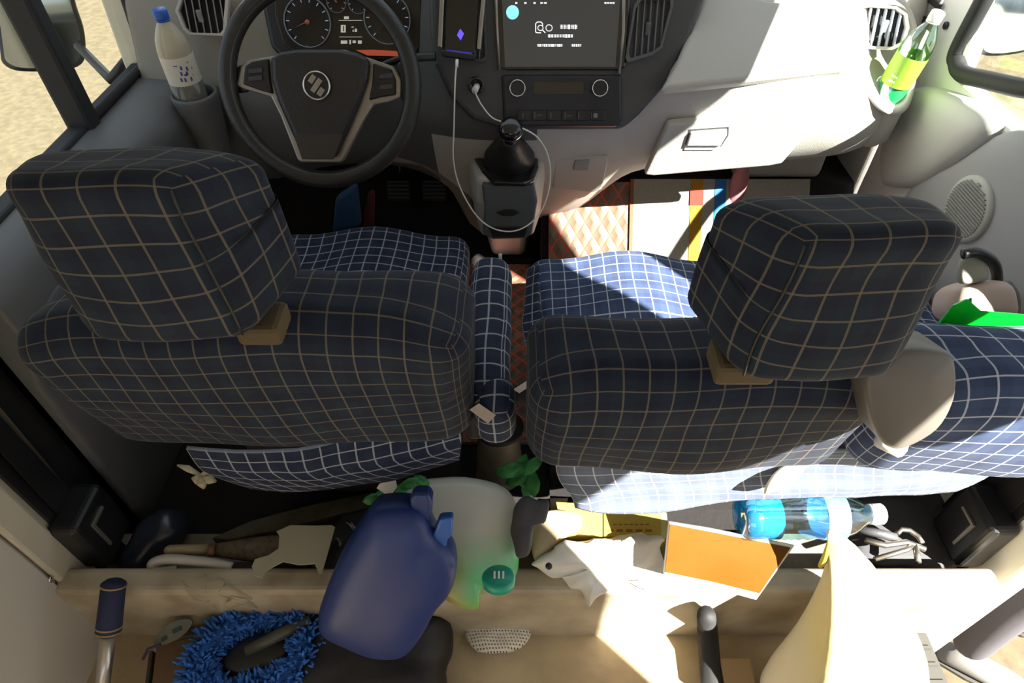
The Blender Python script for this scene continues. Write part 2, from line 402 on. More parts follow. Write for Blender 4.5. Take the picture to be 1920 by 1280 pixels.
# door pillars: seat belts, retractors
def belt(side):
    X = XL if side < 0 else XR; s_ = -side  # inward
    lab = 'black seat belt and reel on the cream door pillar behind the driver seat' if side < 0 else 'black seat belt and reel on the pillar beside the open side door'
    yb = .615
    r = empty('seat_belt', (X, yb, .2), lab, 'seat belt')
    b = MB(); b.prism([(X+s_*.012, yb-.024, .30), (X+s_*.012, yb+.024, .30), (X+s_*.03, yb+.03, .75), (X+s_*.02, yb+.02, 1.30), (X+s_*.02, yb-.026, 1.30), (X+s_*.03, yb-.02, .75)], (s_, 0, 0), .003)
    b.build('webbing', BLACK, r, smooth=False)
    b = MB(); b.box((X+s_*.002, yb-.06, .16), (X+s_*.06, yb+.045, .31)); b.build('retractor', BLACK, r, smooth=False, bevel=.012, seg=3)
    b = MB(); b.box((X+s_*.012, yb-.03, .11), (X+s_*.045, yb+.01, .17)); b.build('bracket', RUBBER, r, smooth=False, bevel=.008)
    b = MB(); b.box((X+s_*.055, yb-.03, .20), (X+s_*.064, yb-.024, .27)); b.box((X+s_*.055, yb-.03, .27), (X+s_*.064, yb+.012, .276)); b.build('slot_edge', SILVER, r, smooth=False)
    b = MB(); b.box((X+s_*.0, .575, -.04), (X+s_*.008, .70, .80)); b.build('pillar_cover', BLACK, r, smooth=False)
    return r
belt(-1); belt(1)
# cover trim of pillars
MB().box((XL, .505, -.05), (XL+.014, .56, 1.5)).build('trim_6', CREAM, kind='structure', smooth=False, bevel=.006)
MB().box((XL, .40, -.05), (XL+.0, .50, 1.5)) 
b = MB(); b.box((XL, -1.3, 0), (XL+.008, .498, .77)); b.box((XL, -.14, .77), (XL+.008, .498, 1.5)); b.build('trim_7', PANEL, kind='structure', smooth=False)
b = MB(); b.lathe([(.006, 0), (.006, .003)], PX(94, 1086, x=XL+.009), (1, 0, 0), 12); b.build('trim_8', CHROME, kind='structure')
MB().box((XL, .70, .0), (XL+.03, .775, .72)).build('trim_9', CREAM, kind='structure', smooth=False, bevel=.006)
b = MB(); b.box((.66, .30, -.001), (.855, .484, .012))
for i in range(5): b.box((.67, .325+.032*i, .012), (.85, .331+.032*i, .016))
b.build('trim_10', mat('worn_sill_metal', (.050, .048, .042), .7), kind='structure', smooth=False)
# outside
b = MB(); b.box((-30, -30, -.85), (30, 30, -.80)); b.build('ground', GROUND, kind='structure', smooth=False)
# ================================================================ SEATS
def rotX(a): return Matrix.Rotation(a, 3, 'X')
def headrest(cx, yb, z0, z1, parent, flip=1, w=.128):
    h = z1-z0; t = .105
    def f(p):
        q = Vector(p); k = q.y/t+.5; zz = q.z/h+.5
        q.x *= (1.06-.10*zz)*(1+.62*k)                       # sides flare towards the front
        if q.z > 0: q.z -= .040*k*zz+.5*q.x*q.x
        else: q.z += .012*k
        q.y -= .010*math.cos(q.x/w*2.2)*(1-k)
        q += wr(q, .005, 12)
        return q+Vector((cx, yb+t/2, (z0+z1)/2))
    v, fa, u = rbox(w, t, h, .024, 20, f)
    o = mk('headrest', v, fa, PLAID, parent, uvs=u)
    sx = flip*w/2; b = MB(); b.tube([f(Vector((sx*.93, -t/2+.002, -h*.42+h*.084*i))) for i in range(11)], .0012, 6); b.build('seam', BLACK, o)
    return o
def backrest(cx, cy, cz, parent, w=.48, h=.34, t=.135, lean=.20, mt=None, name='backrest'):
    R = rotX(lean)
    def f(p):
        q = Vector(p); k = q.z/h+.5
        q.x *= 1-.01*(1-k)
        q.y += -.020*math.cos(q.x/w*math.pi)*math.sin(max(0, min(1, k))*math.pi)
        if q.z > 0: q.z -= 1.1*max(0, abs(q.x)-w*.28)**2*k*3
        q.z += .010*math.cos(q.x/w*math.pi*1.0)*k
        if q.z > 0: q.z -= .40*max(0, q.y+t*.25)*k
        # side bolsters
        q.y += (.03 if q.y > 0 else .0)*(abs(q.x)/(w/2))**3
        q += wr(q, .008, 7)
        return R@q+Vector((cx, cy, cz))
    v, fa, u = rbox(w, t, h, .046, 26, f)
    return mk(name, v, fa, mt or PLAID, parent, uvs=u)
def cushion(x0, x1, y0, y1, z0, z1, parent, mt, name='seat_cushion', tilt=.0):
    w, d, h = x1-x0, y1-y0, z1-z0; c = Vector(((x0+x1)/2, (y0+y1)/2, (z0+z1)/2))
    def f(p):
        q = Vector(p); q.z += .012*math.cos(q.x/w*math.pi*3)*(q.y/d+.5) if q.z > 0 else 0
        q.y += .02*math.cos(q.x/w*math.pi) if q.y > 0 else 0
        q += wr(q, .008, 6)
        return q+c
    v, fa, u = rbox(w, d, h, .045, 24, f)
    return mk(name, v, fa, mt, parent, uvs=u)
def sheet(name, rows, mt, parent, thick=.006, n=5, amp=.006, pitch_uv=True):
    """cloth from a grid of control points; uv from arc length"""
    G = [crom(r, n) for r in rows]; G = list(map(list, zip(*[crom([g[i] for g in G], n) for i in range(len(G[0]))])))
    G = [[p+wr(p, amp, 12) for p in r] for r in G]
    nr, nc = len(G), len(G[0]); UV = [[None]*nc for _ in range(nr)]
    for i in range(nr):
        a = 0
        for j in range(nc):
            if j: a += (G[i][j]-G[i][j-1]).length
            UV[i][j] = [a, 0]
    for j in range(nc):
        a = 0
        for i in range(nr):
            if i: a += (G[i][j]-G[i-1][j]).length
            UV[i][j][1] = a
    v = [p for r in G for p in r]; f = []; U = []
    for i in range(nr-1):
        for j in range(nc-1):
            f.append((i*nc+j, i*nc+j+1, (i+1)*nc+j+1, (i+1)*nc+j)); U.append([UV[i][j], UV[i][j+1], UV[i+1][j+1], UV[i+1][j]])
    return mk(name, v, f, mt, parent, uvs=U, solid=thick)

# ---- driver seat
ds = empty('driver_seat', (-.31, .85, .06), 'driver seat under a dark navy plaid cover behind the steering wheel', 'car seat')
headrest(-.334, .435, .925, 1.122, ds, flip=1, w=.148)
backrest(-.320, .578, .752, ds, w=.54, h=.305)
cushion(-.54, -.095, .70, 1.21, .38, .505, ds, PLAIDF)
b = MB(); b.box((-.53, .72, .16), (-.11, 1.15, .385)); b.build('seat_base', CARPET, ds, smooth=False, bevel=.02)
for x_ in (-.365, -.30):
    b = MB(); b.tube([(x_, .53, .86), (x_, .49, .96)], .008, 8); b.build('headrest_post', BLACK, ds)
b = MB(); b.box((-.282, .455, .900), (-.236, .500, .926)); b.build('headrest_guide', mat('tan_foam', (.085, .06, .026), .8), ds, smooth=False, bevel=.006)
# lower back flap
sheet('seat_skirt', [[PX(u, v_, d=d_) for u, v_, d_ in r] for r in (
    [(350, 836, 1.00), (520, 846, 1.02), (700, 812, 1.02), (868, 770, 1.0)],
    [(385, 880, 1.06), (520, 886, 1.06), (690, 870, 1.06), (868, 830, 1.05)],
    [(470, 912, 1.12), (580, 920, 1.12), (720, 900, 1.12), (862, 858, 1.10)])], PLAIDF, ds)
# folding armrest
def armf(c, R):
    def f(p):
        q = Vector(p); q += wr(q, .005, 12); return R@q+Vector(c)
    return f
v, fa, u = rbox(.066, .29, .07, .028, 14, armf((-.036, .715, .665), rotX(.10)))
am = mk('armrest', v, fa, PLAIDF, ds, uvs=u)
v, fa, u = rbox(.056, .07, .10, .024, 10, armf((-.024, .580, .635), rotX(.25)))
mk('armrest_hinge_cover', v, fa, PLAIDF, am, uvs=u)
b = MB(); b.box((-.070, .585, .55), (-.02, .64, .65)); b.build('hinge_bracket', BLACK, ds, smooth=False, bevel=.008)
n_ = (PX(900, 770, d=1)-CAM).normalized()
b = MB(); b.prism([PX(*p, d=.885) for p in ((880, 768), (898, 756), (930, 778), (915, 794))], -n_, .002); b.build('paper_label', mat('aged_label', (.45, .38, .32), .7), ds, smooth=False)
# recliner lever side
# ---- passenger bench
ps = empty('passenger_bench', (.42, .8, .06), 'double passenger seat in sunlit navy plaid cover facing the glove box', 'car seat')
headrest(.286, .397, .912, 1.098, ps, flip=-1, w=.140)
backrest(.236, .535, .735, ps, w=.44, h=.25)
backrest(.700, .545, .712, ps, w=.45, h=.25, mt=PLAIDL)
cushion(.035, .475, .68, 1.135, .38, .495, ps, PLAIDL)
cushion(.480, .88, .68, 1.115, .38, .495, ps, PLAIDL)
b = MB(); b.box((.09, .76, .24), (.86, 1.08, .385)); b.build('seat_base', CARPET, ps, smooth=False, bevel=.02)
for x_ in (.25, .32):
    b = MB(); b.tube([(x_, .49, .83), (x_, .45, .95)], .008, 8); b.build('headrest_post', BLACK, ps)
b = MB(); b.box((.200, .410, .890), (.26, .455, .918)); b.build('headrest_guide', MATS['tan_foam'], ps, smooth=False, bevel=.006)
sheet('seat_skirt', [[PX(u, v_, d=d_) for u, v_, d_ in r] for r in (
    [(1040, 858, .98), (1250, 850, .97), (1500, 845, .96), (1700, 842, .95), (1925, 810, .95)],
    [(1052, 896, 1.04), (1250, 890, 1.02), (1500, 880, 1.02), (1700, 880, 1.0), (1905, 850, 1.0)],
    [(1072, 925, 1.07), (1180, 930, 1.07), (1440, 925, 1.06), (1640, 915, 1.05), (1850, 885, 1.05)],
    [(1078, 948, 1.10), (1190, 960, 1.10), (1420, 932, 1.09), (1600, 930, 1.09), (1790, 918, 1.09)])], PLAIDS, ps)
# cover side hanging towards the aisle
sheet('cover_side', [[PX(u, v_, d=d_) for u, v_, d_ in r] for r in (
    [(992, 505, 1.36), (984, 590, 1.26), (990, 660, 1.15), (1018, 712, 1.02)],
    [(1012, 496, 1.32), (1016, 580, 1.22), (1040, 650, 1.10), (1062, 705, .98)])], PLAIDF, ps, n=4)
b = MB(); b.prism([PX(*p, d=1.02) for p in ((960, 726), (1010, 705), (1030, 735), (1005, 765), (966, 752))], -(PX(990, 730, d=1)-CAM).normalized(), .03); b.build('hinge_bracket', RUBBER, ps, smooth=False, bevel=.006)
b = MB(); b.prism([PX(*p, d=1.015) for p in ((962, 730), (990, 712), (1002, 718), (974, 737))], -(PX(990, 730, d=1)-CAM).normalized(), .002); b.build('paper_label', WHITE, ps, smooth=False)
# grey belt guide shell on the shoulder of the seat
nz = Vector((0, -.93, .37))
p0 = PX(1700, 740, y=.435)
pts = crom([PL(u, v_, p0, nz) for u, v_ in ((1640, 672), (1700, 652), (1765, 655), (1785, 675), (1784, 740), (1752, 800), (1690, 836), (1655, 830), (1628, 780), (1618, 710))], 5, True)
b = MB(); b.dome(pts, nz, [(1, -.05), (1, 0), (.97, .006), (.9, .009), (.3, .011)]); b.build('belt_guide_shell', mat('taupe_plastic', (.12, .11, .095), .42), ps)
b = MB(); b.tube([PX(1650, 822, d=.80), PX(1690, 838, d=.80)], [.012, .014], 10); b.build('guide_clip', WHITE, ps)
# recliner handle poking out of the skirt
b = MB(); q = crom([PX(*p, d=1.0) for p in ((1432, 925), (1448, 890), (1480, 868), (1512, 868), (1502, 890), (1465, 915))], 4, True)
b.dome(q, -(PX(1470, 895, d=1)-CAM).normalized(), [(1, -.02), (1, .0), (.8, .008), (.3, .011)]); b.build('recline_handle', mat('cream_plastic', (.55, .47, .32), .4), ps)
# ================================================================ DASHBOARD
db = empty('dashboard', (0, 1.5, .4), 'wide beige and charcoal dashboard carrying the screen, air vents and glove box', 'dashboard')
ST = [(-.848, [(1.775, .96), (1.58, .95), (1.49, .92), (1.455, .80), (1.42, .745), (1.40, .70), (1.42, .50), (1.50, .43), (1.775, .40)]),
      (-.60, [(1.775, .96), (1.58, .95), (1.47, .92), (1.43, .80), (1.40, .745), (1.38, .69), (1.42, .50), (1.50, .43), (1.775, .40)]),
      (-.50, [(1.775, 1.0), (1.60, 1.0), (1.46, .98), (1.43, .82), (1.39, .74), (1.37, .69), (1.42, .53), (1.52, .49), (1.775, .42)]),
      (-.30, [(1.775, 1.02), (1.60, 1.02), (1.46, 1.0), (1.43, .82), (1.38, .73), (1.36, .68), (1.42, .54), (1.52, .50), (1.775, .42)]),
      (-.17, [(1.775, 1.0), (1.60, 1.0), (1.44, .98), (1.38, .82), (1.33, .74), (1.31, .70), (1.41, .50), (1.50, .45), (1.775, .40)]),
      (-.10, [(1.775, .98), (1.60, .98), (1.42, .97), (1.36, .85), (1.31, .74), (1.29, .70), (1.38, .47), (1.46, .30), (1.775, .20)]),
      (.06, [(1.775, .98), (1.60, .98), (1.42, .97), (1.36, .85), (1.31, .74), (1.29, .70), (1.40, .45), (1.48, .30), (1.775, .24)]),
      (.19, [(1.775, .98), (1.60, .98), (1.42, .97), (1.37, .85), (1.33, .75), (1.29, .71), (1.40, .46), (1.48, .32), (1.775, .28)]),
      (.27, [(1.775, .97), (1.60, .97), (1.44, .94), (1.37, .855), (1.335, .81), (1.30, .76), (1.35, .575), (1.43, .50), (1.775, .45)]),
      (.36, [(1.775, .96), (1.60, .965), (1.44, .935), (1.305, .855), (1.265, .815), (1.28, .755), (1.33, .575), (1.42, .545), (1.775, .50)]),
      (.60, [(1.775, .96), (1.60, .965), (1.44, .935), (1.305, .86), (1.265, .82), (1.28, .76), (1.34, .58), (1.43, .55), (1.775, .50)]),
      (.70, [(1.775, .96), (1.60, .965), (1.45, .935), (1.32, .86), (1.275, .82), (1.285, .76), (1.35, .585), (1.44, .555), (1.775, .50)]),
      (.79, [(1.775, .96), (1.60, .965), (1.52, .935), (1.48, .85), (1.44, .78), (1.305, .735), (1.335, .60), (1.45, .565), (1.775, .50)]),
      (.86, [(1.775, .96), (1.60, .965), (1.52, .935), (1.49, .85), (1.46, .78), (1.335, .735), (1.38, .61), (1.49, .58), (1.775, .50)]),
      (.928, [(1.775, .96), (1.62, .965), (1.54, .935), (1.52, .85), (1.50, .80), (1.50, .76), (1.52, .62), (1.58, .585), (1.775, .50)])]
v = [Vector((x_, y_, z_)) for x_, pr in ST for y_, z_ in pr]; K = 9
f = [(i*K+j, i*K+j+1, (i+1)*K+j+1, (i+1)*K+j) for i in range(len(ST)-1) for j in range(K-1)]
fm = [(3 if (ST[i][0] < -.55 and j < 4) else 1 if (ST[i][0] < -.18 or (ST[i][0] < .0 and j < 5)) else (2 if ST[i][0] < .19 and j < 4 else 0)) for i in range(len(ST)-1) for j in range(K-1)]
mk('dash_body', v, f, None, db, sub=2, mats=[BEIGE, LEFTG, DGREY, mat('brown_grey_trim', (.23, .205, .165), .55)], fm=fm, solid=.004)

# centre fascia
CP = Vector((0, 1.345, .879)); CN = Vector((0, -.914, .407)); CP = CP+CN*.012
def cpan(name, px, m, par, lift=0, t=.02, bev=.004, seg=2, mul=1):
    b = MB(); b.prism([PL(u, v_, CP, CN) for u, v_ in px], CN, t, lift); return b.build(name, m, par, smooth=False, bevel=bev, seg=seg)
fas = cpan('centre_fascia', [(803, -90), (806, 60), (815, 120), (842, 180), (885, 225), (945, 243), (1168, 243), (1200, 215), (1262, 145), (1300, 60), (1330, -20), (1345, -90)], DGREY, db, 0, .05, .012, 3)
scr = cpan('screen_surround', [(922, -90), (930, 40), (938, 128), (952, 132), (1160, 132), (1172, 126), (1180, 20), (1182, -90)], GLOSSB, db, .006, .01, .003)
SCRM = mat('lit_screen', (.02, .021, .022), .18, emit=(.022, .023, .022), es=1)
screen = cpan('touch_screen', [(941, -2), (947, 125), (1153, 125), (1162, -2)], SCRM, scr, .0075, .003, .0)
LIT = mat('screen_white', (.6, .6, .6), .5, emit=(.75, .75, .74), es=1)
CYAN = mat('screen_cyan', (.1, .5, .6), .5, emit=(.22, .68, .78), es=1)
def cstrokes(name, boxes, m, par, lift=.0085, t=.0008):
    b = MB()
    for u0, v0, u1, v1 in boxes: b.prism([PL(u, v_, CP, CN) for u, v_ in ((u0, v0), (u1, v0), (u1, v1), (u0, v1))], CN, t, lift)
    return b.build(name, m, par, smooth=False)
b = MB(); c_ = PL(961, 24, CP, CN)+CN*.008; b.lathe([(.0125, 0), (.0125, .001)], c_, CN, 32); ic = b.build('app_icon', CYAN, screen)
bx = []
random.seed(3)
def glyphs(u0, u1, v0, v1, n):
    """n tiny illegible characters"""
    w_ = (u1-u0)/n
    for i in range(n):
        a = u0+i*w_; c = a+w_*.78
        hh = v1-v0
        for k in range(3):
            y_ = v0+hh*(k+.15)/3; bx.append((a, y_, c, y_+hh*.14))
        if random.random() < .8: bx.append((a+w_*.15*random.random()*3, v0, a+w_*.15*random.random()*3+1.1, v1))
        if random.random() < .5: bx.append((c-1.0, v0, c, v1))
glyphs(1050, 1083, 47, 55, 5); glyphs(1027, 1075, 65, 71, 9); glyphs(1007, 1055, 83, 88, 12); glyphs(1071, 1090, 83, 88, 5)
glyphs(1013, 1026, 5, 8, 2); glyphs(1132, 1152, 5, 8, 4)
for u_ in (966, 983, 1000): bx.append((u_, 5, u_+4, 8))
cstrokes('screen_text', bx, LIT, screen)
b = MB()
ph = [PL(u, v_, CP, CN)+CN*.009 for u, v_ in ((1004, 61), (1004, 45), (1007, 42), (1014, 42), (1017, 45), (1017, 49))]
b.tube(ph, .0009, 5); b.tube([PL(u, v_, CP, CN)+CN*.009 for u, v_ in ((1004, 61), (1008, 62), (1014, 62))], .0009, 5)
for uu, rr in ((1013, 5), (1029, 6)):
    b.tube([PL(uu+rr*math.cos(a*.5236), 53+rr*math.sin(a*.5236), CP, CN)+CN*.009 for a in range(12)], .0007, 5, closed=True)
b.tube([PL(u, v_, CP, CN)+CN*.009 for u, v_ in ((1017, 57), (1022, 62))], .0009, 5)
b.build('screen_icon', LIT, screen)
b = MB(); b.tube([PL(u, v_, CP, CN)+CN*.006 for u, v_ in ((1169, -60), (1168, 60), (1160, 138))], .004, 6); b.build('trim_strip', SILVER, fas); b = MB(); b.tube([PL(u, v_, CP, CN)+CN*.006 for u, v_ in ((928, -60), (932, 60), (937, 132))], .0035, 6)
b.build('trim_strip', SILVER, fas)
ac = cpan('climate_panel', [(940, 140), (1166, 140), (1166, 225), (1155, 238), (958, 238), (944, 228)], mat('navy_black_panel', (.016, .018, .028), .4), db, .006, .02, .006)
for uu in (970, 1123):
    k = MB(); c_ = PL(uu, 165, CP, CN)+CN*.005; k.lathe([(.0165, 0), (.0165, .008), (.0145, .014), (.0135, .014)], c_, CN, 32); k = k.build('dial_knob', BLACK, ac)
    b = MB(); b.tube([c_+CN*.0145+(Vector((1, 0, 0))*math.cos(a*.2618)+CN.cross(Vector((1, 0, 0)))*math.sin(a*.2618))*.0155 for a in range(24)], .0012, 6, closed=True); b.build('knob_ring', CHROME, k)
for i, uu in enumerate((970, 997, 1025, 1053, 1081, 1109)):
    cpan('button', [(uu, 206), (uu+24, 206), (uu+24, 226), (uu, 226)], BLACK, ac, .010, .006, .0015)
cstrokes('climate_display', [(1000, 154, 1094, 176)], GLOSSB, ac, .008, .003)
cstrokes('button_marks', [(980, 211, 981, 221), (1002, 210, 1003, 222), (1006, 215, 1016, 216), (1032, 210, 1033, 222), (1058, 210, 1059, 222), (1062, 216, 1072, 217), (1084, 210, 1085, 222), (1108, 210, 1109, 222), (1112, 212, 1119, 220)], mat('dim_white_print', (.22, .22, .24), .5), ac, .0105, .0006)
# air vents
def vent(name, px, P0, N0, nslat, par, frame_m, tilt=0, pxin=None, louvre=SILVER):
    fr = MB(); o_ = [PL(u, v_, P0, N0) for u, v_ in px]; c = sum(o_, Vector())/len(o_)
    inn = [c+(p-c)*.86 for p in o_]; k = len(o_)
    N0 = Vector(N0).normalized()
    vv = [p-N0*.01 for p in o_]+[p+N0*.006 for p in o_]+[p+N0*.006 for p in inn]+[p-N0*.012 for p in inn]
    ff = [(a*k+i, a*k+(i+1) % k, (a+1)*k+(i+1) % k, (a+1)*k+i) for a in range(3) for i in range(k)]
    fr.add(vv, ff); fr = fr.build(name, frame_m, par, smooth=False, bevel=.0015)
    b = MB(); b.prism(inn, N0, .003, -.010); b.build('vent_throat', RUBBER, fr, smooth=False)
    X = Vector((1, 0, 0)); X = (X-N0*X.dot(N0)).normalized(); Y = N0.cross(X)
    xs = [(p-c).dot(X) for p in inn]; ys_ = [(p-c).dot(Y) for p in inn]
    x0, x1, y0, y1 = min(xs), max(xs), min(ys_), max(ys_)
    Pn = [(a, q) for a, q in zip(xs, ys_)]
    def span(xx):
        hits = []
        for i in range(len(Pn)):
            (ax, ay), (bx_, by) = Pn[i], Pn[(i+1) % len(Pn)]
            if (ax-xx)*(bx_-xx) < 0: hits.append(ay+(by-ay)*(xx-ax)/(bx_-ax))
        return (min(hits), max(hits)) if len(hits) >= 2 else None
    for i in range(nslat):
        xx = x0+(x1-x0)*(i+1)/(nslat+1); sp_ = span(xx)
        if not sp_: continue
        b = MB(); M3 = [c+X*xx+Y*sp_[0], c+X*xx+Y*sp_[1]]
        a_ = X*math.cos(1.32)+N0*math.sin(1.32)
        vv = [p+a_*s_*.0042+a_.cross(Y)*q*.0012-N0*.0015 for p in M3 for s_, q in ((-1, -1), (1, -1), (1, 1), (-1, 1))]
        b.add(vv, [(0, 1, 2, 3), (7, 6, 5, 4), (0, 4, 5, 1), (1, 5, 6, 2), (2, 6, 7, 3), (3, 7, 4, 0)]); b.build('louvre', louvre, fr, smooth=False)
    b = MB(); b.box(c+Vector((-.005, -.004, -.012)), c+Vector((.005, .004, .012))); b.build('vent_tab', louvre, fr, smooth=False, bevel=.002)
    return fr
LOUV = mat('grey_louvre', (.13, .13, .14), .4)
vent('air_vent', [(1188, 10), (1200, -8), (1262, -8), (1262, 8), (1240, 92), (1222, 104), (1176, 118), (1172, 108)], CP+CN*.006, CN, 5, db, LEFTG, louvre=LOUV)
LN = Vector((.12, -.93, .36)).normalized(); LP = PX(377, 30, y=1.425)
vent('air_vent', [(330, 20), (338, -4), (350, -14), (432, -14), (426, 60), (420, 68), (356, 66), (345, 56)], LP, LN, 6, db, BEIGE, louvre=mat('light_louvre', (.26, .25, .23), .4))
RN = Vector((-.25, -.90, .36)).normalized(); RP = PX(1660, 50, y=1.42)
vent('air_vent', [(1612, 12), (1625, 8), (1680, 12), (1700, 26), (1704, 52), (1694, 84), (1672, 94), (1626, 92), (1618, 60)], RP, RN, 5, db, BEIGE, louvre=mat('pale_blue_louvre', (.45, .50, .56), .4))
vent('air_vent', [(838, -20), (908, -20), (914, 112), (905, 118), (862, 112), (840, 100)], CP+CN*.006, CN, 5, db, DGREY, louvre=LOUV)
def loftp(name, rings, m, par, cap=True, **k):
    n = len(rings[0]); v = [p for r in rings for p in r]
    f = [(i*n+j, i*n+(j+1) % n, (i+1)*n+(j+1) % n, (i+1)*n+j) for i in range(len(rings)-1) for j in range(n)]
    if cap: f += [tuple(range(n)), tuple(range((len(rings)-1)*n, len(rings)*n))]
    return mk(name, v, f, m, par, **k)
# passenger pad, glove box, storage flap
def ppan(name, px, P0, N0, m, par, lift=0, t=.012, bev=.004, seg=3):
    N0 = Vector(N0).normalized(); b = MB(); b.prism([PL(u, v_, P0, N0) for u, v_ in px], N0, t, lift); return b.build(name, m, par, smooth=False, bevel=bev, seg=seg)
GP = Vector((.5, 1.285, .70)); GN = Vector((0, -.948, -.318+0)).normalized(); GN = Vector((0, -.955, -.295)).normalized()
gl = ppan('glove_box_lid', [(1252, 232), (1500, 206), (1528, 205), (1534, 214), (1522, 240), (1466, 305), (1440, 310), (1225, 328), (1208, 326)], GP, GN, BEIGE, db, .004, .02, .006)
hd = ppan('handle', [(1294, 243), (1362, 238), (1362, 248), (1350, 268), (1286, 268)], GP, GN, BEIGE, gl, .010, .008, .003)
ppan('handle_recess', [(1284, 268), (1352, 268), (1338, 278), (1282, 278)], GP, GN, WHITE, gl, .006, .004, .001)
ppan('handle_outline', [(1291, 240), (1366, 235), (1365, 251), (1352, 271), (1283, 271)], GP, GN, DGREY, gl, .0045, .004, .0)
FPn = Vector((0, -.93, -.36)).normalized(); FPp = PX(1090, 325, y=1.36)
fl = ppan('storage_flap', [(1040, 294), (1138, 290), (1140, 300), (1128, 352), (1110, 358), (1036, 350)], FPp, FPn, BEIGE, db, .006, .010, .004)
ppan('flap_latch', [(1078, 296), (1106, 294), (1102, 314), (1074, 314)], FPp, FPn, GREYT, fl, .009, .006, .002)
# cup holders at both ends of the dashboard
def cup(px, yc, par, zdepth, m, r=.045):
    c = PX(*px, y=yc); b = MB()
    b.lathe([(r*.75, -zdepth), (r*.98, -zdepth*.5), (r*1.12, -.012), (r*1.14, 0), (r*1.06, .006), (r*.96, .0), (r*.9, -.02), (r*.80, -zdepth*.9), (.001, -zdepth*.9)], c, (0, -.05, 1), 36, caps=False)
    return c, b.build('cup_holder', m, par)
cl, _ = cup((364, 176), 1.345, db, .14, LEFTG, .042)
# passenger-end pod: teardrop surround
podp = [(1604, 22, 1.43), (1602, 70, 1.405), (1610, 125, 1.37), (1628, 168, 1.345), (1650, 195, 1.33), (1674, 204, 1.33), (1696, 192, 1.34), (1709, 155, 1.37), (1714, 105, 1.405), (1712, 55, 1.43), (1690, 12, 1.45), (1640, 8, 1.445)]
pod = crom([PX(u, v_, y=y_) for u, v_, y_ in podp], 4, True); pc_ = sum(pod, Vector())/len(pod)
def pr(sc, dy): return [pc_+(p-pc_)*sc+Vector((0, dy, 0)) for p in pod]
loftp('pod_shell', [pr(1.22, .09), pr(1.20, .03), pr(1.12, -.004), pr(1.03, -.010), pr(.97, -.002), pr(.93, .03), pr(.92, .07)], BEIGE, db, cap=True)
ppan('pad', [(1238, 172), (1420, 152), (1585, 134), (1598, 122), (1594, 60), (1566, 18), (1440, 6), (1330, -30), (1292, 60), (1264, 128)], (0, 1.265, .822), (0, -.566, .825), BEIGE, db, .010, .03, .010, 4)
b = MB(); b.lathe([(.02, -.12), (.040, -.10), (.045, -.005), (.041, -.004), (.036, -.095), (.001, -.095)], PX(1665, 175, y=1.385), (0, 0, 1), 32, caps=False); b.build('cup_holder', BEIGE, db)

# ---- instrument cluster
IP = PX(640, 50, y=1.405); IN = Vector((0, -.92, .39)).normalized()
ic = empty('instrument_cluster', IP, 'dark instrument cluster with round gauges seen through the steering wheel', 'instrument panel')
def ipan(name, px, m, lift=0, t=.01, bev=.003, par=None): return ppan(name, px, IP, IN, m, par or ic, lift, t, bev)
ipan('cluster_housing', [(488, -80), (492, 20), (506, 88), (530, 112), (660, 118), (780, 122), (800, 100), (806, 20), (800, -80)], BLACK, 0, .06, .01)
face = ipan('gauge_face', [(512, -80), (516, 30), (532, 84), (556, 100), (660, 106), (770, 108), (786, 90), (790, 20), (788, -80)], mat('gauge_black', (.020, .016, .014), .25), .003, .006)
def gauge(u, v_, rpx, col, needle, nt=12):
    c = PL(u, v_, IP, IN)+IN*.006; X = Vector((1, 0, 0)); Y = IN.cross(X)
    R_ = (PL(u+rpx, v_, IP, IN)-PL(u, v_, IP, IN)).length
    b = MB(); b.tube([c+(X*math.cos(a*.1571)+Y*math.sin(a*.1571))*R_ for a in range(40)], R_*.035, 6, closed=True); g = b.build('gauge_ring', mat('gauge_ring_grey', (.22, .24, .27), .3, metal=.6), face)
    b = MB()
    for i in range(nt):
        a = math.radians(225-270*i/(nt-1)); d = X*math.cos(a)+Y*math.sin(a); e = d.cross(IN)
        b.add([c+d*R_*.78+e*.0007, c+d*R_*.92+e*.0007, c+d*R_*.92-e*.0007, c+d*R_*.78-e*.0007], [(0, 1, 2, 3)])
    b.build('gauge_ticks', mat('gauge_tick_'+col, (.3, .35, .4), .5, emit={'blue': (.10, .16, .24), 'red': (.28, .09, .06)}[col], es=1), g)
    a = math.radians(needle); d = X*math.cos(a)+Y*math.sin(a); e = d.cross(IN)
    b = MB(); b.add([c+IN*.003+e*.0015, c+IN*.003+d*R_*.7, c+IN*.003-e*.0015, c+IN*.0045], [(0, 1, 3), (1, 2, 3), (0, 1, 2)]); b.lathe([(R_*.11, 0), (R_*.09, .004)], c, IN, 16); b.build('gauge_needle', mat('needle_orange', (.45, .13, .04), .4), g)
gauge(578, 42, 43, 'blue', 200); gauge(727, 36, 43, 'blue', 230); gauge(632, 4, 18, 'red', 120, 8); gauge(672, 6, 18, 'blue', 120, 8)
b = MB()
for bx_ in ((636, 38, 680, 39), (637, 69, 680, 70), (646, 31, 655, 36), (640, 48, 644, 60), (646, 48, 649, 60), (640, 47, 649, 49), (640, 59, 649, 61), (660, 50, 664, 52), (666, 54, 670, 60), (662, 56, 664, 60), (640, 76, 652, 82), (656, 75, 659, 83), (662, 76, 668, 81), (672, 76, 679, 82)):
    b.prism([PL(u, v_, IP, IN) for u, v_ in ((bx_[0], bx_[1]), (bx_[2], bx_[1]), (bx_[2], bx_[3]), (bx_[0], bx_[3]))], IN, .0006, .0045)
b.build('trip_display_marks', mat('dim_display', (.3, .3, .28), .5, emit=(.22, .22, .18), es=1), face, smooth=False)
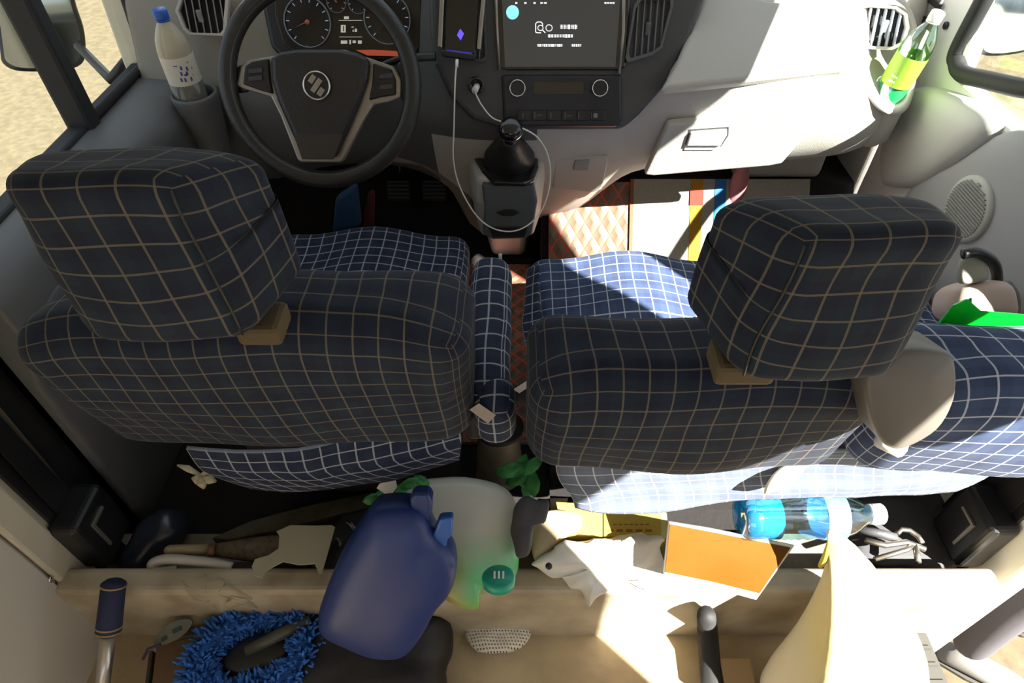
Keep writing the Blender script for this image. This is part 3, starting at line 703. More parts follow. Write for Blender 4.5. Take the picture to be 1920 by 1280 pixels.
b = MB(); b.prism([PL(u, v_, IP, IN) for u, v_ in ((668, 94), (700, 93), (762, 97), (758, 106), (690, 104))], IN, .002, .006); b.build('warning_strip', mat('red_lens', (.35, .06, .03), .3, emit=(.16, .03, .012), es=1), face, smooth=False)

# ---- steering wheel
WN = Vector((0, -.88, .475)).normalized(); WC = PX(601, 158, d=1.22)
sw = empty('steering_wheel', WC, 'large black steering wheel with silver spokes and round metal emblem', 'steering wheel')
X = Vector((1, 0, 0)); Y = WN.cross(X)
b = MB(); RW = .176
b.tube([WC+(X*math.cos(a*math.pi/36)+Y*math.sin(a*math.pi/36))*RW for a in range(72)], .0165, 14, closed=True); rim = b.build('rim', LEATHER, sw)
b = MB(); b.tube([WC+WN*.012+(X*math.cos(a*math.pi/36)+Y*math.sin(a*math.pi/36))*(RW-.010) for a in range(72)], .0012, 5, closed=True); b.build('rim_seam', mat('rim_seam_grey', (.10, .10, .09), .5), rim)
def wpan(name, px, m, lift, t, bev, par=sw, seg=3): return ppan(name, px, WC, WN, m, par, lift, t, bev, seg)
wpan('spoke_frame', [(440, 160), (449, 124), (462, 112), (505, 105), (560, 92), (645, 92), (697, 110), (738, 124), (752, 150), (751, 182), (728, 192), (700, 197), (682, 225), (644, 300), (638, 305), (562, 305), (556, 300), (524, 218), (506, 182), (452, 166)], SILVER, -.004, .014, .004)
wpan('column_arms', [(414, 175), (420, 130), (450, 118), (470, 150), (460, 172)], LEATHER, -.010, .012, .005)
wpan('column_arms', [(742, 118), (775, 95), (786, 130), (780, 180), (750, 188)], LEATHER, -.010, .012, .005)
hub = wpan('airbag_cover', [(510, 106), (530, 99), (560, 94), (640, 94), (672, 100), (696, 112), (692, 150), (678, 192), (655, 245), (632, 296), (570, 296), (546, 240), (524, 190), (512, 150)], LEATHER, .018, .03, .012)
wpan('thumb_controls', [(456, 158), (460, 124), (472, 116), (504, 110), (507, 150), (512, 176), (490, 170)], BLACK, .003, .01, .003)
wpan('thumb_controls', [(700, 118), (734, 130), (742, 150), (742, 178), (715, 182), (692, 188), (698, 155)], BLACK, .003, .01, .003)
wpan('lower_spoke_inset', [(556, 252), (648, 252), (630, 298), (572, 298)], mat('brown_black_plastic', (.035, .028, .024), .4), .0195, .004, .001)
for u0, v0 in ((468, 130), (468, 144), (712, 140), (712, 160)):
    wpan('thumb_button', [(u0, v0), (u0+26, v0-3), (u0+26, v0+7), (u0, v0+9)], mat('button_grey', (.05, .05, .055), .35), .0065, .004, .0015)
ec = PL(600, 162, WC, WN)+WN*.0185
b = MB(); b.lathe([(.026, 0), (.026, .0035), (.022, .004)], ec, WN, 36); em = b.build('emblem_disc', BLACK, hub)
b = MB(); b.tube([ec+WN*.004+(X*math.cos(a*.1571)+Y*math.sin(a*.1571))*.0245 for a in range(40)], .0018, 6, closed=True); b.build('emblem_ring', CHROME, em)
b = MB()
for k, (l0, l1) in enumerate(((-.2, .72), (-.82, .82), (-.72, .2))):
    off = (k-1)*.0125; dd = (X*.62+Y*.78); ee = (X*.78-Y*.62); q = ec+ee*off+WN*.006
    hw = .0048; b.prism([q+dd*(.017*l0)-ee*hw, q+dd*(.017*l0)+ee*hw, q+dd*(.017*l1)+ee*hw, q+dd*(.017*l1)-ee*hw], WN, .002)
b.build('emblem_bars', SILVER, em, smooth=False, bevel=.0005)
b = MB(); b.tube([WC-WN*.02, WC-WN*.10, WC-WN*.24], [.045, .055, .06], 20); b.build('steering_column', BLACK, sw)
b = MB(); b.tube([WC-WN*.06, WC-WN*.06+X*.14+Y*.05, WC-WN*.05+X*.215+Y*.055], [.008, .007, .009], 8); b.build('indicator_stalk', BLACK, sw)

# ---- gear console
gc = empty('gear_console', (-.01, 1.30, .2), 'slate and beige floor console with gear lever in front of the quilted mat', 'gear console')
GZ = .60
def hat(px_top, z): return [PX(u, v_, z=z) for u, v_ in px_top]
T = [(-.105, 1.46), (.085, 1.46), (.075, 1.35), (.055, 1.262), (.035, 1.25), (-.055, 1.25), (-.078, 1.262), (-.098, 1.35)]
def ring(sc, z, dy=0, dx=0, cx=-.01, cy=1.36): return [Vector((cx+(x_-cx)*sc+dx, cy+(y_-cy)*sc+dy, z)) for x_, y_ in T]
loftp('console_body', [ring(.98, .605), ring(1.03, .59), ring(1.04, .54), ring(.96, .42, .03), ring(.74, .33, .16), ring(.70, .205, .20)], BEIGE, gc, bevel=.01, seg=3, smooth=False)
# slate front panel on the rear-facing side
n_ = Vector((0, -.99, .1)).normalized()
ppan('console_front_panel', [(903, 347), (1001, 347), (1008, 380), (998, 440), (985, 448), (925, 450), (905, 440), (908, 390)], (0, 1.226, .5), n_, SLATE, gc, 0, .03, .006)
ppan('ashtray_pull', [(930, 398), (945, 392), (965, 392), (975, 398), (962, 404), (942, 404)], (0, 1.226, .5), n_, BLACK, gc, .003, .004, .001)
ppan('power_socket_strip', [(915, 424), (990, 424), (984, 444), (925, 444)], (0, 1.226, .5), n_, BLACK, gc, .003, .004, .002)
ppan('gear_surround', [(872, 248), (905, 243), (1000, 247), (1008, 262), (1010, 310), (1000, 335), (985, 343), (925, 341), (903, 318), (880, 280)], (0, 1.36, .612), (0, 0, 1), GLOSSB, gc, 0, .012, .006)
b = MB(); c0 = PX(955, 300, z=.614); kt = PX(957, 248, z=.735)
rr = [.062, .060, .050, .040, .030, .022, .016]
pts = [c0+(kt-c0)*t for t in (0, .06, .2, .36, .52, .68, .8)]
b.tube(pts, rr, 20); b.build('gear_boot', LEATHER, gc, sub=1)
b = MB(); b.lathe([(.010, -.035), (.014, -.028), (.013, -.01), (.021, .0), (.025, .012), (.022, .024), (.012, .029)], kt, (kt-c0).normalized()*.5+Vector((0, -.3, .5)), 24); kn = b.build('gear_knob', GLOSSB, gc)
b = MB(); b.lathe([(.0258, .010), (.0262, .012), (.0258, .014)], kt, (kt-c0).normalized()*.5+Vector((0, -.3, .5)), 28, caps=False); b.build('knob_ring', CHROME, kn)
# knee panel pieces beside the footwell
b = MB(); b.prism([PX(u, v_, y=1.40) for u, v_ in ((700, 288), (720, 240), (770, 205), (830, 240), (868, 330), (905, 440), (880, 420), (850, 365), (820, 330), (790, 312), (740, 306))], (0, -1, 0), .03); b.build('knee_panel', mat('brown_beige_trim', (.20, .17, .14), .55), db, smooth=False, bevel=.006)

# ---- phone in its holder, cable, plug
PP = PX(868, 55, y=1.30); PN = Vector((-.05, -.88, .47)).normalized()
phn = empty('phone', PP, 'black smartphone with blue charging light clamped beside the screen', 'phone')
def pp(name, px, m, lift, t, bev, par=phn): return ppan(name, px, PP, PN, m, par, lift, t, bev)
bod = pp('phone_body', [(836, -70), (902, -66), (893, 106), (830, 100)], BLACK, 0, .010, .004)
pp('phone_glass', [(839, -68), (899, -64), (890, 100), (834, 95)], GLOSSB, .001, .002, .001, bod)
pp('charge_symbol', [(863, 54), (870, 63), (864, 76), (857, 66)], mat('blue_light', (.05, .03, .5), .4, emit=(.10, .06, .85), es=1.2), .0018, .001, 0, bod)
pp('charge_glow_bar', [(838, 93), (885, 99), (884, 104), (838, 98)], mat('deep_blue_light', (.02, .02, .2), .4, emit=(.02, .02, .25), es=1), .0018, .001, 0, bod)
hold = empty('phone_holder', PP-PN*.02, 'black spring clamp gripping the phone beside the screen', 'phone holder')
ppan('clamp_arm', [(826, -20), (834, -20), (829, 90), (821, 88)], PP, PN, SILVER, hold, .004, .02, .002)
ppan('clamp_arm', [(904, -16), (911, -14), (901, 94), (894, 92)], PP, PN, SILVER, hold, .004, .02, .002)
ppan('clamp_foot', [(828, 94), (895, 104), (890, 114), (829, 106)], PP, PN, BLACK, hold, .012, .02, .003)
ppan('clamp_back', [(838, -40), (890, -38), (884, 88), (836, 84)], PP, PN, BLACK, hold, -.012, .012, .003)
cab = [PX(856, 118, y=1.255), PX(853, 160, y=1.235), PX(851, 240, y=1.215), PX(850, 300, y=1.21), PX(862, 350, y=1.205), PX(890, 400, y=1.19), PX(920, 426, y=1.185), PX(955, 434, y=1.18), PX(985, 425, y=1.185), PX(1012, 400, y=1.20), PX(1028, 360, y=1.215), PX(1032, 320, y=1.225), PX(1025, 285, y=1.23), PX(1008, 258, y=1.225), PX(985, 243, y=1.215), PX(955, 232, y=1.21), PX(925, 222, y=1.235), PX(905, 200, y=1.25), PX(893, 178, y=1.26), PX(890, 166, y=1.268)]
b = MB(); b.tube(crom(cab, 6), .0016, 7); cb = b.build('charging_cable', WHITE, None, label='thin white charging cable looping from the phone around the gear lever', cat='cable')
b = MB(); b.tube([PX(857, 112, y=1.262), PX(856, 126, y=1.25)], .0032, 8); b.build('phone_plug', WHITE, cb)
b = MB(); b.tube([PX(894, 162, y=1.285), PX(890, 170, y=1.262)], .0065, 10); b.build('socket_plug', WHITE, cb)
b = MB(); b.lathe([(.017, 0), (.017, .006), (.012, .007), (.011, -.004)], PL(893, 160, CP, CN), CN, 24); b.build('power_socket', GLOSSB, db)

# pedals
for uu in (748, 815):
    r = empty('pedal', PX(uu, 350, y=1.62), 'black foot pedal deep in the dark footwell, %s' % ('the one farther from the gear console' if uu < 780 else 'the one nearer the gear console'), 'pedal')
    b = MB(); c = PX(uu, 355, y=1.60); b.box(c+Vector((-.035, -.01, -.03)), c+Vector((.035, .005, .03)), rotX(-.5)); pd = b.build('pedal_pad', RUBBER, r, smooth=False, bevel=.006)
    b = MB()
    for i in range(-2, 3): b.box(c+Vector((-.03, -.016, i*.011-.002)), c+Vector((.03, -.008, i*.011+.002)), rotX(-.5), c)
    b.build('pad_ribs', DGREY, pd, smooth=False)
    b = MB(); b.tube([c+Vector((0, .01, .02)), c+Vector((0, .09, .12)), c+Vector((0, .13, .25))], .009, 8); b.build('pedal_arm', BLACK, r)
# ================================================================ MATS AND FOOTWELL
def view_n(u, v_): return -(PX(u, v_, d=1)-CAM).normalized()
b = MB(); b.box((-.15, .82, .195), (.07, 1.44, .212)); b.build('aisle_mat', QUILT, smooth=False, bevel=.006, label='brown quilted leatherette mat with red stitching between the two seats', cat='floor mat')
NS = Vector((0, -.781, .625))
b = MB(); b.prism([(.10, 1.05, .250), (.34, 1.05, .250), (.34, 1.355, .250), (.10, 1.355, .250)], (0, 0, 1), .012)
b.prism([(.10, 1.35, .245), (.34, 1.35, .245), (.34, 1.505, .439), (.10, 1.505, .439)], NS, .010)
b.build('footwell_mat', QUILT, smooth=False, label='quilted leatherette mat lit by the sun under the glove box', cat='floor mat')
rug = empty('striped_rug', (.56, 1.3, .25), 'pale woven rug with yellow and blue stripes in the passenger footwell', 'rug')
def rugs(name, x0, x1, m, lift=0, s0=0, s1=1):
    b = MB(); P0 = Vector((0, 1.352, .256)); P1 = Vector((0, 1.505, .448))
    if s0 == 0: b.prism([(x0, 1.10, .254+lift), (x1, 1.10, .254+lift), (x1, 1.352, .254+lift), (x0, 1.352, .254+lift)], (0, 0, 1), .005)
    D = P1-P0; a = P0+D*s0; c = P0+D*s1
    b.prism([Vector((x0, a.y, a.z))+NS*lift, Vector((x1, a.y, a.z))+NS*lift, Vector((x1, c.y, c.z))+NS*lift, Vector((x0, c.y, c.z))+NS*lift], NS, .005)
    return b.build(name, m, rug, smooth=False)
rugs('woven_field', .325, .80, mat('pale_woven_cloth', (.36, .35, .31), .9, noise_amt=.12, noise_scale=200))
rugs('yellow_stripe', .480, .512, mat('yellow_stripe', (.42, .22, .01), .8), .002)
rugs('red_patch', .478, .514, mat('red_patch', (.40, .02, .01), .8), .004, .0, .10)
rugs('red_patch', .478, .514, MATS['red_patch'], .004, .72, .88)
rugs('blue_stripe', .545, .575, mat('blue_stripe', (.02, .15, .45), .8), .002)
rugs('edge_binding', .318, .327, mat('rust_binding', (.25, .09, .05), .8), .001)
b = MB(); b.box((.60, 1.53, .43), (.84, 1.74, .53)); b.build('wheel_arch_cover', BEIGE, smooth=False, bevel=.02, seg=4, label='pale boxy cover in the corner under the cup holder', cat='panel')
# slender pink bottle/hose end
b = MB(); b.lathe([(.02, -.16), (.022, -.10), (.022, .02), (.012, .05), (.010, .07)], PX(1385, 345, y=1.49), (.05, .1, 1), 20)
b.build('pink_umbrella', mat('faded_pink_cloth', (.42, .16, .18), .8), label='faded pink folded umbrella standing under the glove box', cat='umbrella')
# driver's footwell oddments
b = MB(); b.prism([PX(*p, y=1.32) for p in ((628, 372), (668, 345), (676, 425), (622, 440))], (0, -1, .2), .03); b.build('blue_pouch', mat('blue_cloth', (.01, .045, .11), .8), smooth=False, bevel=.01, label='small blue cloth pouch in the dark driver footwell', cat='pouch')
b = MB(); b.prism([PX(*p, y=1.34) for p in ((690, 360), (702, 358), (700, 432), (672, 434))], (0, -1, .2), .02); b.build('red_pouch', mat('dark_red_cloth', (.06, .01, .006), .8), smooth=False, bevel=.008, label='dark red cloth strip next to the blue pouch in the footwell', cat='cloth')
# belt buckles
for i, (u, v_, z) in enumerate(((938, 500, .42), (940, 636, .40))):
    r = empty('seat_belt_buckle', PX(u, v_+20, z=z), 'white topped seat belt buckle in the aisle, %s' % ('the one nearer the gear console' if i == 0 else 'the one beside the driver armrest'), 'buckle', group=None)
    c = PX(u, v_, z=z)
    b = MB(); b.box(c+Vector((-.010, -.006, -.02)), c+Vector((.008, .008, .012))); hd_ = b.build('buckle_head', WHITE, r, smooth=False, bevel=.003)
    b = MB(); b.box(c+Vector((-.004, -.002, .010)), c+Vector((.004, .006, .036))); b.build('buckle_tongue', WHITE, r, smooth=False, bevel=.002) if i == 0 else None
    b = MB(); b.tube([c+Vector((0, 0, -.02)), c+Vector((0, -.04, -.10)), c+Vector((0, -.08, -.20))], .007, 8); b.build('buckle_stalk', RUBBER, r)

# ================================================================ BOTTLES
def bottle(name, label, base, ax, L, r, shell, capm, liquid=None, liq=.35, lab=None, labm=None, cat='bottle', ribs=0, lr=.94):
    ax = Vector(ax).normalized(); base = Vector(base)
    o = empty(name, base, label, cat)
    prof = [(r*.80, 0), (r*.96, L*.02), (r, L*.06)]
    if ribs:
        for i in range(ribs):
            z = L*(.10+.34*i/ribs); prof += [(r, z), (r*.95, z+L*.34/ribs*.5)]
    prof += [(r, L*.46), (r*.97, L*.50), (r, L*.54), (r, L*.66), (r*.86, L*.76), (r*.60, L*.84), (r*.36, L*.90), (r*.34, L*.93)]
    b = MB(); b.lathe(prof, base, ax, 36); b.build('bottle_shell', shell, o)
    b = MB(); b.lathe([(r*.42, L*.92), (r*.43, L*.925), (r*.43, L*.99), (r*.38, L)], base, ax, 28); cp_ = b.build('cap', capm, o)
    b = MB(); b.lathe([(r*.36, L*.900), (r*.42, L*.903), (r*.42, L*.915), (r*.36, L*.918)], base, ax, 28); b.build('cap_ring', capm, o)
    if liquid:
        b = MB(); b.lathe([(r*.74, L*.012), (r*lr, L*.05), (r*lr, L*liq)], base, ax, 32); b.build('liquid', liquid, o)
    if lab:
        b = MB(); b.lathe([(r*1.005, L*lab[0]), (r*1.012, L*(lab[0]+.01)), (r*1.012, L*(lab[1]-.01)), (r*1.005, L*lab[1])], base, ax, 40, caps=False); b.build('paper_wrap', labm, o)
    return o
def wrap_marks(o, base, ax, L, r, spots, m, name='label_print'):
    """little printed marks following the label surface: (angle, height, dangle, dheight)"""
    ax = Vector(ax).normalized(); toc = (CAM-Vector(base)); fx = (toc-ax*toc.dot(ax)).normalized(); fy = ax.cross(fx)
    b = MB()
    for a, h, da, dh in spots:
        v = []
        for i in range(4):
            an = a+da*i/3; d = fx*math.cos(an)+fy*math.sin(an)
            v += [Vector(base)+d*r*1.02+ax*h*L, Vector(base)+d*r*1.02+ax*(h+dh)*L]
        b.add(v, [(0, 1, 3, 2), (2, 3, 5, 4), (4, 5, 7, 6)])
    b.build(name, m, o)
MILK = mat('frosted_bottle', (.62, .56, .42), .25, trans=.25, coat=.3)
bb = PX(364, 195, y=1.345)-Vector((0, 0, .03))
bl = bottle('water_bottle', 'clear bottle with blue cap and white label in the cup holder by the steering wheel', bb, (0, 0, 1), .225, .033, MILK, mat('blue_cap', (.02, .11, .48), .4), mat('dark_water', (.13, .12, .10), .15), .37, (.36, .62), mat('white_label', (.70, .66, .56), .6), lr=1.012)
INK = mat('violet_ink', (.08, .07, .35), .6)
random.seed(5)
wrap_marks(bl, bb, (0, 0, 1), .225, .033, [(-.35+.14*random.random()+.1*i, .40+.05*(i % 3)+.02*random.random(), .12, .035) for i in range(7)]+[(-.4, .555, .25, .008), (.05, .46, .18, .02)], INK)
wrap_marks(bl, bb, (0, 0, 1), .225, .033, [(.45, .56, .10, .02), (.6, .50, .10, .02), (.55, .44, .05, .02)], mat('gold_ink', (.45, .32, .08), .6), 'gold_print')
gb = PX(1660, 180, y=1.375)-Vector((.0, 0, .03)); gax = (.10, -.10, 1)
g = bottle('drink_bottle', 'green tea bottle with white cap standing in the sunlit cup holder', gb, gax, .215, .032, GREENPET, WHITE, mat('green_liquid', (.03, .48, .22), .1), .30, (.30, .60), mat('lime_label', (.30, .52, .05), .5))
wrap_marks(g, gb, gax, .215, .032, [(-.5+.12*i, .34+.05*j, .07, .025) for i in range(4) for j in range(2)], WHITE)
bx0 = PX(1385, 968, d=1.13); bx1 = PX(1655, 963, d=1.13); bax = bx1-bx0
bo = bottle('water_bottle', 'large clear bottle of blue liquid lying on its side beside the orange booklet', bx0, bax, bax.length, .042, BLUEPET, mat('white_cap', (.85, .83, .78), .4), mat('blue_liquid', (.02, .42, .68), .08, trans=.4), .26, (.55, .70), mat('blue_label', (.10, .33, .62), .5), ribs=7)
wrap_marks(bo, bx0, bax, bax.length, .042, [(-.8+.2*i, .56+.03*(i % 2), .10, .05) for i in range(8)], WHITE)

# ================================================================ THINGS BEHIND THE SEATS
def slab(name, px, m, d=None, z=None, y=None, n=None, t=.004, lift=0, par=None, bev=0, **k):
    pts = [PX(u, v_, d=d, z=z, y=y) for u, v_ in px]
    if n is None:
        c = sum(pts, Vector())/len(pts); n = Vector((0, 0, 0))
        for i in range(len(pts)): n += (pts[i]-c).cross(pts[(i+1) % len(pts)]-c)
        n.normalize()
        if n.dot(CAM-c) < 0: n = -n
    b = MB(); b.prism(pts, n, t, lift); return b.build(name, m, par, smooth=False, bevel=bev, **k)
def puff(name, px, m, n, P0, h, par=None, back=.02, hs=None, cl=4, amp=0, sc=10, **k):
    n = Vector(n).normalized(); pts = crom([PL(u, v_, P0, n) for u, v_ in px], cl, True)
    b = MB(); b.dome(pts, n, hs or [(.80, -back), (.97, -back*.7), (1, 0), (.97, h*.45), (.86, h*.75), (.65, h*.93), (.35, h), (.1, h)])
    if amp: b.v = [p+wr(p, amp, sc) for p in b.v]
    return b.build(name, m, par, **k)
# rubber gaiter on the tunnel
g = empty('rubber_gaiter', (-.03, .74, .10), 'ribbed dark rubber gaiter standing between the seat backs', 'gaiter')
c = PX(935, 800, z=.34); prof = []
for i in range(9): z = -.14+.017*i; prof += [(.050-.001*i, z), (.043-.001*i, z+.008)]
b = MB(); b.lathe(prof+[(.034, .02), (.030, .05), (.0, .055)], c-Vector((0, 0, .0)), (0, .15, 1), 36); b.build('bellows', mat('brown_rubber', (.15, .13, .11), .45), g)
b = MB(); b.lathe([(.050, -.002), (.050, .006), (.036, .008)], c+Vector((0, 0, -.004)), (0, .15, 1), 36); b.build('clamp_ring', RUBBER, g)
# tidy tray backing
slab('cloth_sheet', [(745, 905), (860, 868), (900, 850), (985, 842), (1075, 880), (1060, 960), (1000, 1085), (880, 1090), (760, 1000)], mat('tan_dust_sheet', (.40, .34, .25), .8), z=.112, t=.006, label='tan dust sheet spread on the tray behind the seats', cat='cloth')
# big detergent pouch (blurred wrapper)
def pouch_mat():
    m = bpy.data.materials.new('yellow_green_wrapper'); m.use_nodes = True; nt = m.node_tree; b = nt.nodes['Principled BSDF']
    tc = nt.nodes.new('ShaderNodeTexCoord'); sx = nt.nodes.new('ShaderNodeSeparateXYZ'); nt.links.new(tc.outputs['Object'], sx.inputs[0])
    n = nt.nodes.new('ShaderNodeTexNoise'); n.inputs['Scale'].default_value = 9; nt.links.new(tc.outputs['Object'], n.inputs['Vector'])
    def ss(v_, a, c_):
        q = nt.nodes.new('ShaderNodeMapRange'); q.interpolation_type = 'SMOOTHSTEP'; q.inputs['From Min'].default_value = a; q.inputs['From Max'].default_value = c_; nt.links.new(v_, q.inputs['Value']); return q.outputs[0]
    c1 = mix_rgb(nt, ss(sx.outputs[0], -.03, .04), (.44, .32, .10), (.10, .42, .16))
    c1 = mix_rgb(nt, ss(sx.outputs[2], -.01, -.07), c1, (.42, .38, .05))
    c1 = mix_rgb(nt, ss(math_n(nt, 'ADD', sx.outputs[2], math_n(nt, 'MULTIPLY', n.outputs['Fac'], .04)), .03, .075), c1, (.52, .52, .46))
    nt.links.new(c1, b.inputs['Base Color']); b.inputs['Roughness'].default_value = .3
    return m
pn = Vector((0, -.55, .83)).normalized(); pp0 = PX(865, 1000, z=.30)
po = puff('wrapper_pouch', [(745, 950), (770, 905), (850, 895), (930, 905), (968, 950), (975, 1040), (962, 1085), (905, 1100), (895, 1138), (840, 1128), (800, 1090), (755, 1020)], pouch_mat(), pn, pp0, .035, back=.05, amp=.004, sc=14, label='large glossy yellow and green wrapper pouch leaning beside the blue container', cat='pouch')
lid = empty('jar_lid', PX(932, 1084, d=1.04), 'round green screw lid with white print in front of the wrapper pouch', 'lid')
lc = PX(935, 1082, d=1.03); ln = Vector((0, .35, .94)).normalized()
b = MB(); b.lathe([(.026, -.012), (.027, 0), (.023, .004), (.001, .004)], lc, ln, 30); b.build('lid_disc', mat('emerald_plastic', (.02, .33, .22), .35), lid)
b = MB()
for a, c_ in ((-.008, .002), (-.001, .002), (.006, .002)):
    b.box(lc+Vector((a, -.006, .002))+ln*.0035, lc+Vector((a+.003, .006, .002))+ln*.0045)
b.build('lid_print', WHITE, lid, smooth=False)
# blue container
bn = Vector((0, -.894, .449)); bp0 = PX(720, 1080, y=.45)
bc = puff('plastic_container', [(597, 1160), (606, 1120), (640, 1040), (690, 962), (722, 946), (772, 948), (800, 968), (815, 1000), (846, 1030), (856, 1062), (846, 1105), (818, 1140), (790, 1190), (755, 1226), (700, 1228), (640, 1205), (605, 1185)], mat('royal_blue_plastic', (.010, .030, .150), .42), bn, bp0, .045, back=.06, cl=5, hs=[(.85, -.05), (.97, -.04), (1, -.02), (1, .0), (.97, .012), (.90, .022), (.7, .030), (.4, .034), (.1, .035)], label='smooth royal blue plastic container with stub handles leaning on the step', cat='container')
bc_e = bc
b = MB(); b.prism([PL(u, v_, bp0, bn) for u, v_ in ((768, 932), (778, 923), (804, 924), (810, 936), (808, 968), (800, 990), (770, 975))], bn, .03, .004); b.build('stub_handle', mat('navy_blue_plastic', (.010, .03, .14), .35), bc, smooth=False, bevel=.006, seg=3)
b = MB(); b.prism([PL(u, v_, bp0, bn) for u, v_ in ((812, 1000), (824, 968), (850, 966), (848, 1000), (838, 1012), (836, 1040), (815, 1030))], bn, .02, .006); b.build('stub_handle', mat('bright_blue_plastic', (.02, .10, .38), .35), bc, smooth=False, bevel=.005, seg=3)
# black bag under it
puff('fabric_bag', [(556, 1180), (600, 1150), (700, 1170), (790, 1160), (835, 1158), (848, 1190), (846, 1225), (830, 1260), (834, 1330), (700, 1360), (560, 1350), (520, 1280)], mat('black_nylon', (.006, .005, .005), .55, bump=.6, bump_scale=20), (0, -.2, 1), PX(700, 1260, z=.05), .07, back=.045, amp=.018, sc=12, label='crumpled black nylon bag on the rear floor under the blue container', cat='bag')
# microfibre duster
du = empty('microfibre_duster', PX(478, 1225, z=.03), 'blue microfibre mop head with looped pile and black handle plate on the rear floor', 'duster')
dc = PX(478, 1228, z=.09); ea = Vector((.115, .035, 0)); eb = Vector((-.02, .085, 0))
b = MB(); tor = [dc+ea*math.cos(a*math.pi/16)*.80+eb*math.sin(a*math.pi/16)*.80 for a in range(32)]; b.tube(tor, .026, 8, closed=True); MF = mat('blue_microfibre', (.05, .22, .72), .9, noise_amt=.5, noise_scale=60)
random.seed(11)
for i in range(1500):
    a = random.random()*2*math.pi; rr_ = .78+.10*random.random(); ph_ = random.random()*math.pi*1.5-.4
    rad = (ea*math.cos(a)+eb*math.sin(a)); p = dc+rad*rr_; out = rad.normalized()
    d = (out*math.cos(ph_)+Vector((0, 0, 1))*math.sin(ph_)+Vector((random.gauss(0, .3), random.gauss(0, .3), random.gauss(0, .2)))).normalized()
    p = p+d*.022; q = p+d*(.012+.016*random.random()); b.tube([p, (p+q)/2+Vector((random.gauss(0, .002), random.gauss(0, .002), 0)), q], [.0026, .003, .0018], 5)
b.build('microfibre_pile', MF, du)
pl = [dc+ea*math.cos(t)*.55+eb*math.sin(t)*.42+Vector((.01, 0, .012)) for t in [k*math.pi/12 for k in range(24)]]
b = MB(); b.dome(pl, (0, 0, 1), [(1, -.03), (1, 0), (.85, .008), (.3, .011)]); b.build('handle_plate', BLACK, du)
b = MB(); b.tube([dc+Vector((-.01, 0, .02)), dc+Vector((.05, .03, .028)), dc+Vector((.10, .055, .03))], [.011, .012, .009], 10); b.build('handle', mat('olive_grey_plastic', (.07, .07, .05), .5), du)
# squeegee pole
sq = empty('squeegee_pole', PX(195, 1270, z=.14), 'telescopic pole with navy foam grip and gold rings against the beige side panel', 'pole')
a_ = PX(214, 1088, z=.27); e_ = PX(186, 1340, z=.10)
lp = lambda t: a_+(e_-a_)*t
b = MB(); b.tube([lp(0), lp(.02), lp(.38), lp(.40)], [.014, .020, .021, .016], 16); gr = b.build('foam_grip', mat('navy_foam', (.012, .018, .06), .8), sq)
for t in (.03, .335, .37): 
    b = MB(); b.tube([lp(t), lp(t+.012)], .0216, 16); b.build('grip_ring', mat('gold_band', (.30, .20, .07), .4), gr)
b = MB(); b.tube([lp(.38), lp(.7), lp(1.3)], [.013, .0125, .0125], 16); b.build('metal_tube', mat('brushed_steel', (.5, .47, .42), .28, metal=.9), sq)
# umbrella with white hook
um = empty('umbrella', PX(360, 1055, d=1.24), 'folded dark umbrella with white crook handle lying behind the driver seat', 'umbrella')
b = MB(); b.tube(crom([PX(u, v_, d=1.23) for u, v_ in ((436, 1064), (400, 1056), (350, 1050), (312, 1048), (288, 1055), (288, 1066), (305, 1070), (332, 1068))], 6), .0098, 12); b.build('crook_handle', mat('offwhite_plastic', (.50, .46, .42), .35), um)
b = MB(); b.tube([PX(434, 1063, d=1.235), PX(450, 1066, d=1.24), PX(560, 1080, d=1.25), PX(720, 1100, d=1.27)], [.010, .013, .020, .016], 12); b.build('furled_canopy', mat('black_brown_cloth', (.02, .015, .015), .8, bump=.5), um)
# hand brush
hb = empty('hand_broom', PX(450, 1025, d=1.27), 'small broom with pale wooden handle and brown bristles behind the umbrella crook', 'broom')
b = MB(); b.tube([PX(310, 1031, d=1.25), PX(316, 1031, d=1.25), PX(396, 1030, d=1.26)], [.006, .010, .011], 12); b.build('handle', mat('pale_wood', (.32, .25, .16), .5), hb)
b = MB(); P_ = [PX(u, v_, d=1.26) for u, v_ in ((394, 1020), (394, 1042), (500, 1058), (580, 1072), (600, 995), (480, 1006))]
b.dome(P_, view_n(480, 1030), [(1, -.03), (1, 0), (.9, .012), (.5, .018)]); b.build('bristles', mat('brown_bristles', (.11, .085, .055), .9, noise_amt=.5, noise_scale=90), hb)
b = MB(); b.tube([PX(392, 1031, d=1.25), PX(404, 1031, d=1.252)], .0125, 12); b.build('binding', mat('brown_cord', (.14, .07, .03), .8), hb)
slab('wooden_batten', [(395, 1008), (470, 975), (570, 948), (690, 922), (745, 925), (740, 944), (640, 962), (540, 988), (430, 1012)], mat('dark_wood_batten', (.10, .08, .05), .7, noise_amt=.4, noise_scale=30), z=.13, t=.03, bev=.004, label='dark flat wooden batten running under the back of the driver seat', cat='batten')
slab('paper_sheet', [(472, 1062), (478, 1048), (505, 1040), (522, 1028), (524, 1004), (518, 996), (545, 984), (590, 985), (622, 984), (628, 988), (616, 1030), (604, 1072), (598, 1076), (590, 1056), (560, 1058), (530, 1052), (500, 1068), (492, 1082), (478, 1078)], mat('cream_paper', (.36, .32, .22), .8), z=.25, t=.003, label='torn cream paper sheet lying over the brown bristles', cat='paper')
slab('storage_pouch', [(606, 1000), (640, 962), (700, 945), (720, 960), (690, 1010), (650, 1060), (620, 1090), (600, 1080)], mat('black_vinyl', (.012, .012, .012), .4), z=.21, t=.03, bev=.008, label='black vinyl pouch with white scribbled print next to the torn cream paper', cat='pouch')
sp_ = bpy.data.objects['storage_pouch']
b = MB(); random.seed(2)
